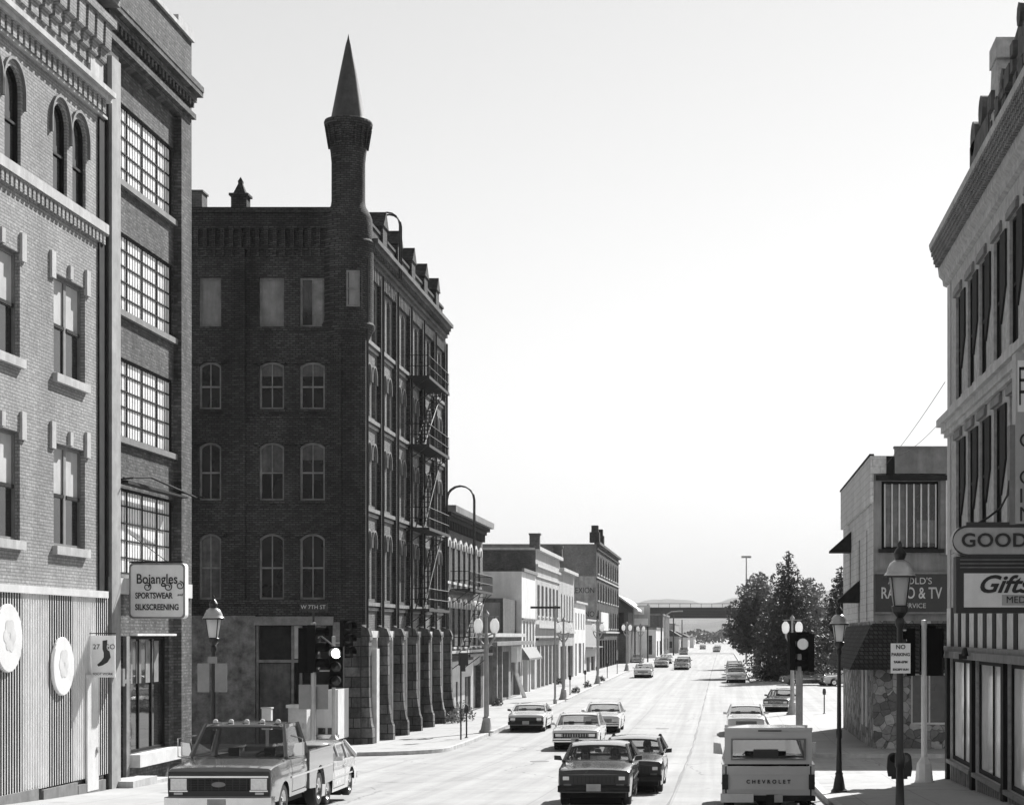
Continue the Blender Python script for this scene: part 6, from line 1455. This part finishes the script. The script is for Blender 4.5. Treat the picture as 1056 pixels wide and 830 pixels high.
# ------------------------------------------------------------------ pickups
def pickup(x, y, label, rz, L, W, H, lower, upper, front=True, cap=False):
    g = gz(y) + .004; t = empty('pickup_truck', (x, y, g), label, 'pickup truck', None, rz)
    ch, bed0 = 1.1, 3.05; cab0 = 1.35
    top = [(0, ch - .12), (.04, ch - .03), (.2, ch), (cab0 - .1, ch + .07), (cab0, ch + .09), (bed0, ch + .08), (bed0 + .02, ch + .07)]
    wf, wr, r = 1.0, L - 1.25, .37
    q = loft_body(bed0, W, top, wf, 99, r + .07, zb=.42, crown=.03, plan=.97, tum=.07, belt=.8); weld(q.build('body', lower, t))
    for s in (-1, 1):                      # bed sides with wheel arch
        q = MB(); P = [(bed0 + .03, .45)]
        for k in range(11): a = pi - pi * k / 10; P.append((wr + (r + .07) * cos(a), .42 + (r + .07) * sin(a)))
        P += [(L, .45), (L, ch + .07), (bed0 + .03, ch + .07)]
        q.prism(P, lambda p, tt: (tt, p[0], p[1]), *sorted((s * (W / 2 - .0), s * (W / 2 - .07)))); q.box(*sorted((s * (W / 2 + .0), s * (W / 2 - .12))), bed0 + .03, L, ch + .072, ch + .11); q.build('bed_side', lower, t)
    q = MB(); q.box(-W / 2 + .08, W / 2 - .08, bed0 + .04, L - .08, .6, .66); q.box(-W / 2 + .08, W / 2 - .08, bed0 + .03, bed0 + .09, .66, ch + .05); q.build('bed_floor', 'trim_dark', t)
    q = MB(); q.box(-W / 2 + .1, W / 2 - .1, L - .06, L + .0, .55, ch + .07); tg = q.build('tailgate', lower, t)
    q = MB(); q.box(-W / 2 + .22, W / 2 - .22, L + .002, L + .012, .98, 1.0); q.box(-W / 2 + .22, W / 2 - .22, L + .002, L + .012, .66, .68); q.build('pressing', lower, tg)
    for yy in (wf, wr):
        for s in (-1, 1): wheel(t, s * (W / 2 - .15), yy, r, .23)
        q = MB(); q.tube([(-W / 2 + .3, yy, r), (W / 2 - .3, yy, r)], .06, 8); q.lathe([(0, -.14), (.14, -.1), (.17, 0), (.14, .1), (0, .14)], (.0, yy, r + .02), 10, axis='x'); q.build('axle', 'under', t)
    q = MB(); q.box(-.45, -.35, .4, L - .2, .45, .58); q.box(.35, .45, .4, L - .2, .45, .58); q.box(-W / 2 + .25, W / 2 - .25, .3, 2.9, .4, .6); q.build('chassis', 'under', t)
    cabin(t, lower, W, cab0 + .02, bed0 - .05, cab0 + .5, bed0 - .14, ch + .09, ch + .08, H, tum=.2, seats=True, seat_y=2.35, van=True, thick=.06)
    door_seams(t, W, (1.62, 2.86), .5, ch + .03, .8, .07)
    for s in (-1, 1):
        q = MB(); q.box(*sorted((s * (W / 2 - .01), s * (W / 2 + .012))), 2.6, 2.75, ch - .06, ch - .02); q.build('door_handle', 'chrome', t)
        q = MB(); q.box(*sorted((s * (W / 2 + .0), s * (W / 2 + .014))), 1.5, L - .1, .78, .82); q.build('side_strip', 'chrome', t)
        q = MB(); q.box(*sorted((s * (W / 2 - .13), s * (W / 2 - .0))), L + .001, L + .05, .68, 1.0); q.build('taillight', 'tail', t)
    mirrors(t, W, cab0 + .28, ch + .12, 'chrome', 1)
    return t, ch, cab0, bed0
tk, ch, cab0, bed0 = pickup(-9.42, 34.5, 'dark glossy pickup truck with cab lights parked at the left kerb', 0, 5.35, 2.0, 1.86, pt(.15, .18), None)
W = 2.0
q = MB(); q.box(-W / 2 * .95, W / 2 * .95, -.03, .02, .56, 1.02); q.build('front_panel', 'black', tk)
q = MB(); q.box(-.56, .56, -.05, -.031, .66, .9); gr = q.build('grille', 'trim_dark', tk)
q = MB()
for k in range(5): z = .69 + k * .045; q.box(-.56, .56, -.056, -.051, z, z + .01)
for k in range(9): u = -.52 + k * .13; q.box(u - .008, u + .008, -.058, -.0512, .67, .89)
q.build('grille_bars', 'black', gr)
q = MB(); q.prism([(.13 * cos(a), .05 * sin(a)) for a in [2 * pi * i / 16 for i in range(16)]], lambda p, tt: (p[0], tt, .78 + p[1]), -.066, -.058); q.build('emblem', 'frame_grey', gr)
q = MB(); q.box(-W / 2 * .93, W / 2 * .93, -.06, -.031, .905, .94); q.build('grille_trim', 'chrome', tk)
for s in (-1, 1):
    q = MB(); q.box(*sorted((s * .6, s * .9)), -.05, -.031, .68, .89); o = q.build('headlight', 'hl', tk); q = MB(); q.box(*sorted((s * .58, s * .92)), -.055, -.031, .645, .67); q.build('lamp_trim', 'chrome', o)
    q = MB(); q.box(*sorted((s * .68, s * .84)), -.045, -.031, .59, .63); q.build('turn_signal', 'trim_white', tk)
q = MB(); q.prism([(-1.03, .02), (-1.0, -.12), (-.7, -.2), (.7, -.2), (1.0, -.12), (1.03, .02), (1.0, .2), (.9, .02), (-.9, .02), (-1.0, .2)], lambda p, tt: (p[0], p[1], tt), .36, .54); bp = q.build('bumper', 'chrome', tk)
q = MB(); q.box(-.17, .17, -.215, -.201, .37, .52); q.build('licence_plate', 'plate', bp)
q = MB(); q.box(-.9, .9, -.1, .1, .25, .36); q.build('valance', 'under', tk)
for k in range(5):
    q = MB(); q.lathe([(.055, 0), (.05, .04), (.03, .065), (0, .07)], (-.62 + .31 * k, 2.0, 1.84), 10); q.build('cab_light', 'frame_white', tk)
q = MB(); q.box(-.92, .92, .04, 1.2, 1.115, 1.122) if False else None
for s in (-1, 1):
    q = MB(); q.tube([(s * .96, 1.6, 1.15), (s * 1.22, 1.5, 1.2), (s * 1.22, 1.5, 1.55), (s * .93, 1.75, 1.6)], .014, 6); q.build('mirror_arm', 'chrome', tk)
q = MB(); q.tube([(-.5, 1.37, 1.21), (-.05, 1.5, 1.3)], .01, 5); q.tube([(.3, 1.37, 1.21), (.75, 1.5, 1.28)], .01, 5); q.build('wiper', 'black', tk)
# capped pickup seen from behind: it faces away, so turn it round
cp, ch, cab0, bed0 = pickup(.98, 39.3 + 5.2, 'grey pickup truck with a boxy camper cap seen from behind at the right kerb', pi, 5.2, 1.98, 1.8, pt(.52, .35), None, cap=True)
L = 5.2; CW = 1.72; zt = 1.95; M['cap'] = paint('cap_panel', .55, .4)
q = MB(); hw, tw = .93, .88
ring = [(-hw, ch + .115), (-hw + .02, zt - .12), (-tw + .02, zt - .03), (-.4, zt + .01), (.4, zt + .01), (tw - .02, zt - .03), (hw - .02, zt - .12), (hw, ch + .115)]
for a, b in zip(ring, ring[1:]): q.quad((a[0], bed0 + .06, a[1]), (b[0], bed0 + .06, b[1]), (b[0], L - .02, b[1]), (a[0], L - .02, a[1]))
capo = q.build('camper_cap', 'cap', cp); 
F3 = Fac('y', L - .02, 1); q = MB(); wall_grid(q, F3, -hw, hw, ch + .115, zt, [(-.8, .8, ch + .2, zt - .19, 0)], .04); q.build('cap_rear', 'cap', cp)
q = MB(); F4 = Fac('y', bed0 + .07, -1); wall_grid(q, F4, -hw, hw, ch + .115, zt, [(-.84, .84, ch + .16, zt - .12, 0)], .03); q.build('cap_front', 'cap', cp)
q = MB(); 
for a in ((-.8, .8, zt - .22, zt - .19), (-.8, .8, ch + .2, ch + .235), (-.8, -.76, ch + .235, zt - .22), (.76, .8, ch + .235, zt - .22)): q.box(a[0], a[1], L - .03, L + .012, a[2], a[3])
fr = q.build('rear_window_frame', 'frame_grey', cp); q = MB(); q.quad((-.77, L - .015, ch + .2), (.77, L - .015, ch + .2), (.77, L - .015, zt - .2), (-.77, L - .015, zt - .2)); q.build('pane', 'carglass', fr)
q = MB(); q.box(-hw - .01, hw + .01, L - .05, L + .02, zt - .02, zt + .04); q.build('cap_rim', 'cap', cp)
q = MB(); q.box(-.28, .22, L + .021, L + .035, zt - .035, zt - .01); q.build('vent_slot', 'black', cp)
q = MB(); q.box(-.24, .3, L - 1.2, L - .9, ch + .1, ch + .36); q.build('load', 'sign_b', cp)
text('CHEVROLET', .11, 'black', cp, (0, L + .016, .84), rot=(pi / 2, 0, pi), ext=.006, space=1.75, name='lettering', off=.003)
q = MB(); q.box(-.3, 1.02, L + .06, L + .2, .42, .6) if False else q.box(.32, 1.02, L + .06, L + .22, .42, .6); q.build('bumper', 'trim_white', cp)
q = MB(); q.box(-1.0, .3, L + .03, L + .15, .44, .55); q.box(-.2, .05, L + .15, L + .2, .36, .58); q.build('bumper_bracket', 'trim_dark', cp)
q = MB(); q.box(-.3, -.12, L + .15, L + .21, .42, .58); q.build('licence_plate', 'plate', cp)
q = MB(); q.prism([(-.35, .45), (-.2, .26), (.15, .26), (.3, .45)], lambda p, tt: (p[0], tt, p[1]), L - .3, L - .1); q.build('tow_hitch', 'under', cp)
q = MB(); q.tube([(-.85, L - .2, .4), (-.98, L + .12, .36)], .03, 6); q.build('tailpipe', 'chrome', cp)
q = MB(); q.box(-1.06, -.99, L - .04, L + .03, 1.3, 1.62) if False else None

# pale camper van parked on the far side street corner
b = Bld('camper_van', 'tall pale camper van with two small dark windows beside the turreted block', 'van', (X_(336, 73.5), 73.5, gz(73.5) + .1))
x0, x1, zg = X_(325, 73), X_(347.5, 73), gz(73) + KERB
FV = Fac('y', 73.2, -1); q = MB(); q.prism([(x0, zg + .3), (x1 + .0, zg + .3), (x1, zg + 2.3), (x1 - .04, Z_(711, 73)), (x1 - .42, Z_(711, 73)), (x1 - .43, zg + 2.1), (x0, zg + 2.1)], lambda p, t: (p[0], t, p[1]), 73.2, 75.3); b.part('body', q, 'white_wall')
for a in (327, 337):
    q = MB(); FV.box(q, X_(a, 73), X_(a + 7.5, 73), Z_(757, 73), Z_(750.5, 73), .002, .03); b.part('window', q, 'glass_s')
q = MB()
for yy in (73.7, 74.9): q.lathe([(0, -.1), (.33, -.1), (.33, .1), (0, .1)], (x1 - .12, yy, zg + .33), 16, axis='x'); q.lathe([(0, -.1), (.33, -.1), (.33, .1), (0, .1)], (x0 + .12, yy, zg + .33), 16, axis='x')
b.part('wheel', q, 'rubber'); q = MB(); FV.box(q, x0 - .02, x1 + .04, zg + .35, zg + .5, .01, .12); b.part('bumper', q, 'chrome')

# ------------------------------------------------------------------ haze over the valley
hz = bpy.data.meshes.new('haze'); q = MB(); q.box(-4200, 4200, -60, 5600, -3.5, 190)
ho = q.build('haze', 'wire'); ho.data.materials.clear(); tag(ho, 'thin pale haze hanging over the street and far hills', 'haze', kind='stuff')
hm = bpy.data.materials.new('haze'); hm.use_nodes = True; n = hm.node_tree.nodes; n.remove(n['Principled BSDF']); v = n.new('ShaderNodeVolumePrincipled')
v.inputs['Density'].default_value = .0001; v.inputs['Color'].default_value = G3(.9); v.inputs['Anisotropy'].default_value = 0; hm.node_tree.links.new(v.outputs[0], n['Material Output'].inputs['Volume']); ho.data.materials.append(hm)
SC.cycles.volume_step_rate = 1.0

# ------------------------------------------------------------------ separate pieces become parts of their own
SPLIT = {'lintel_stone', 'shop_sill', 'sill_course', 'pilaster', 'pipe_and_shade_strip', 'front_pilaster', 'shop_post', 'boarded_opening', 'shop_pilaster', 'blind', 'poster_panel', 'doorstep', 'coping',
         'base_board', 'wall_panel', 'panel', 'sill', 'wheel', 'corner_pier', 'rendered_base', 'soffit', 'parapet_turret', 'post', 'shop_frame', 'buttress', 'turn_signal', 'pillar', 'bracket', 'door_frame', 'painted_plaster', 'downspout', 'stem'}
def islands(me):
    par = list(range(len(me.vertices)))
    def find(i):
        while par[i] != i: par[i] = par[par[i]]; i = par[i]
        return i
    for e in me.edges:
        a, b = find(e.vertices[0]), find(e.vertices[1])
        if a != b: par[a] = b
    out = {}
    for p in me.polygons: out.setdefault(find(p.vertices[0]), []).append(p)
    return list(out.values())
for o in [o for o in SC.objects if o.type == 'MESH' and o.parent and o.name.split('.')[0] in SPLIT and not (o.parent.name.startswith('parking_meter') or o.parent.name.startswith('weed') or o.parent.name.startswith('shrub'))]:
    if o.data.users > 1 or o.children or o.name.split('.')[0] == 'wheel' and not o.parent.name.startswith('camper'): continue
    isl = islands(o.data)
    if not 1 < len(isl) <= 60: continue
    nm = o.name.split('.')[0]; src = o.data
    for ps in isl:
        ids = {}; vs = []; fs = []; sm = []
        for p in ps:
            f = []
            for v in p.vertices:
                if v not in ids: ids[v] = len(vs); vs.append(src.vertices[v].co[:])
                f.append(ids[v])
            fs.append(f); sm.append(p.use_smooth)
        me = bpy.data.meshes.new(nm); me.from_pydata(vs, [], fs); me.polygons.foreach_set('use_smooth', sm)
        for m in src.materials: me.materials.append(m)
        if len(src.materials) > 1: me.polygons.foreach_set('material_index', [p.material_index for p in ps])
        c = o.copy(); c.data = me; COL.objects.link(c)
    bpy.data.objects.remove(o)
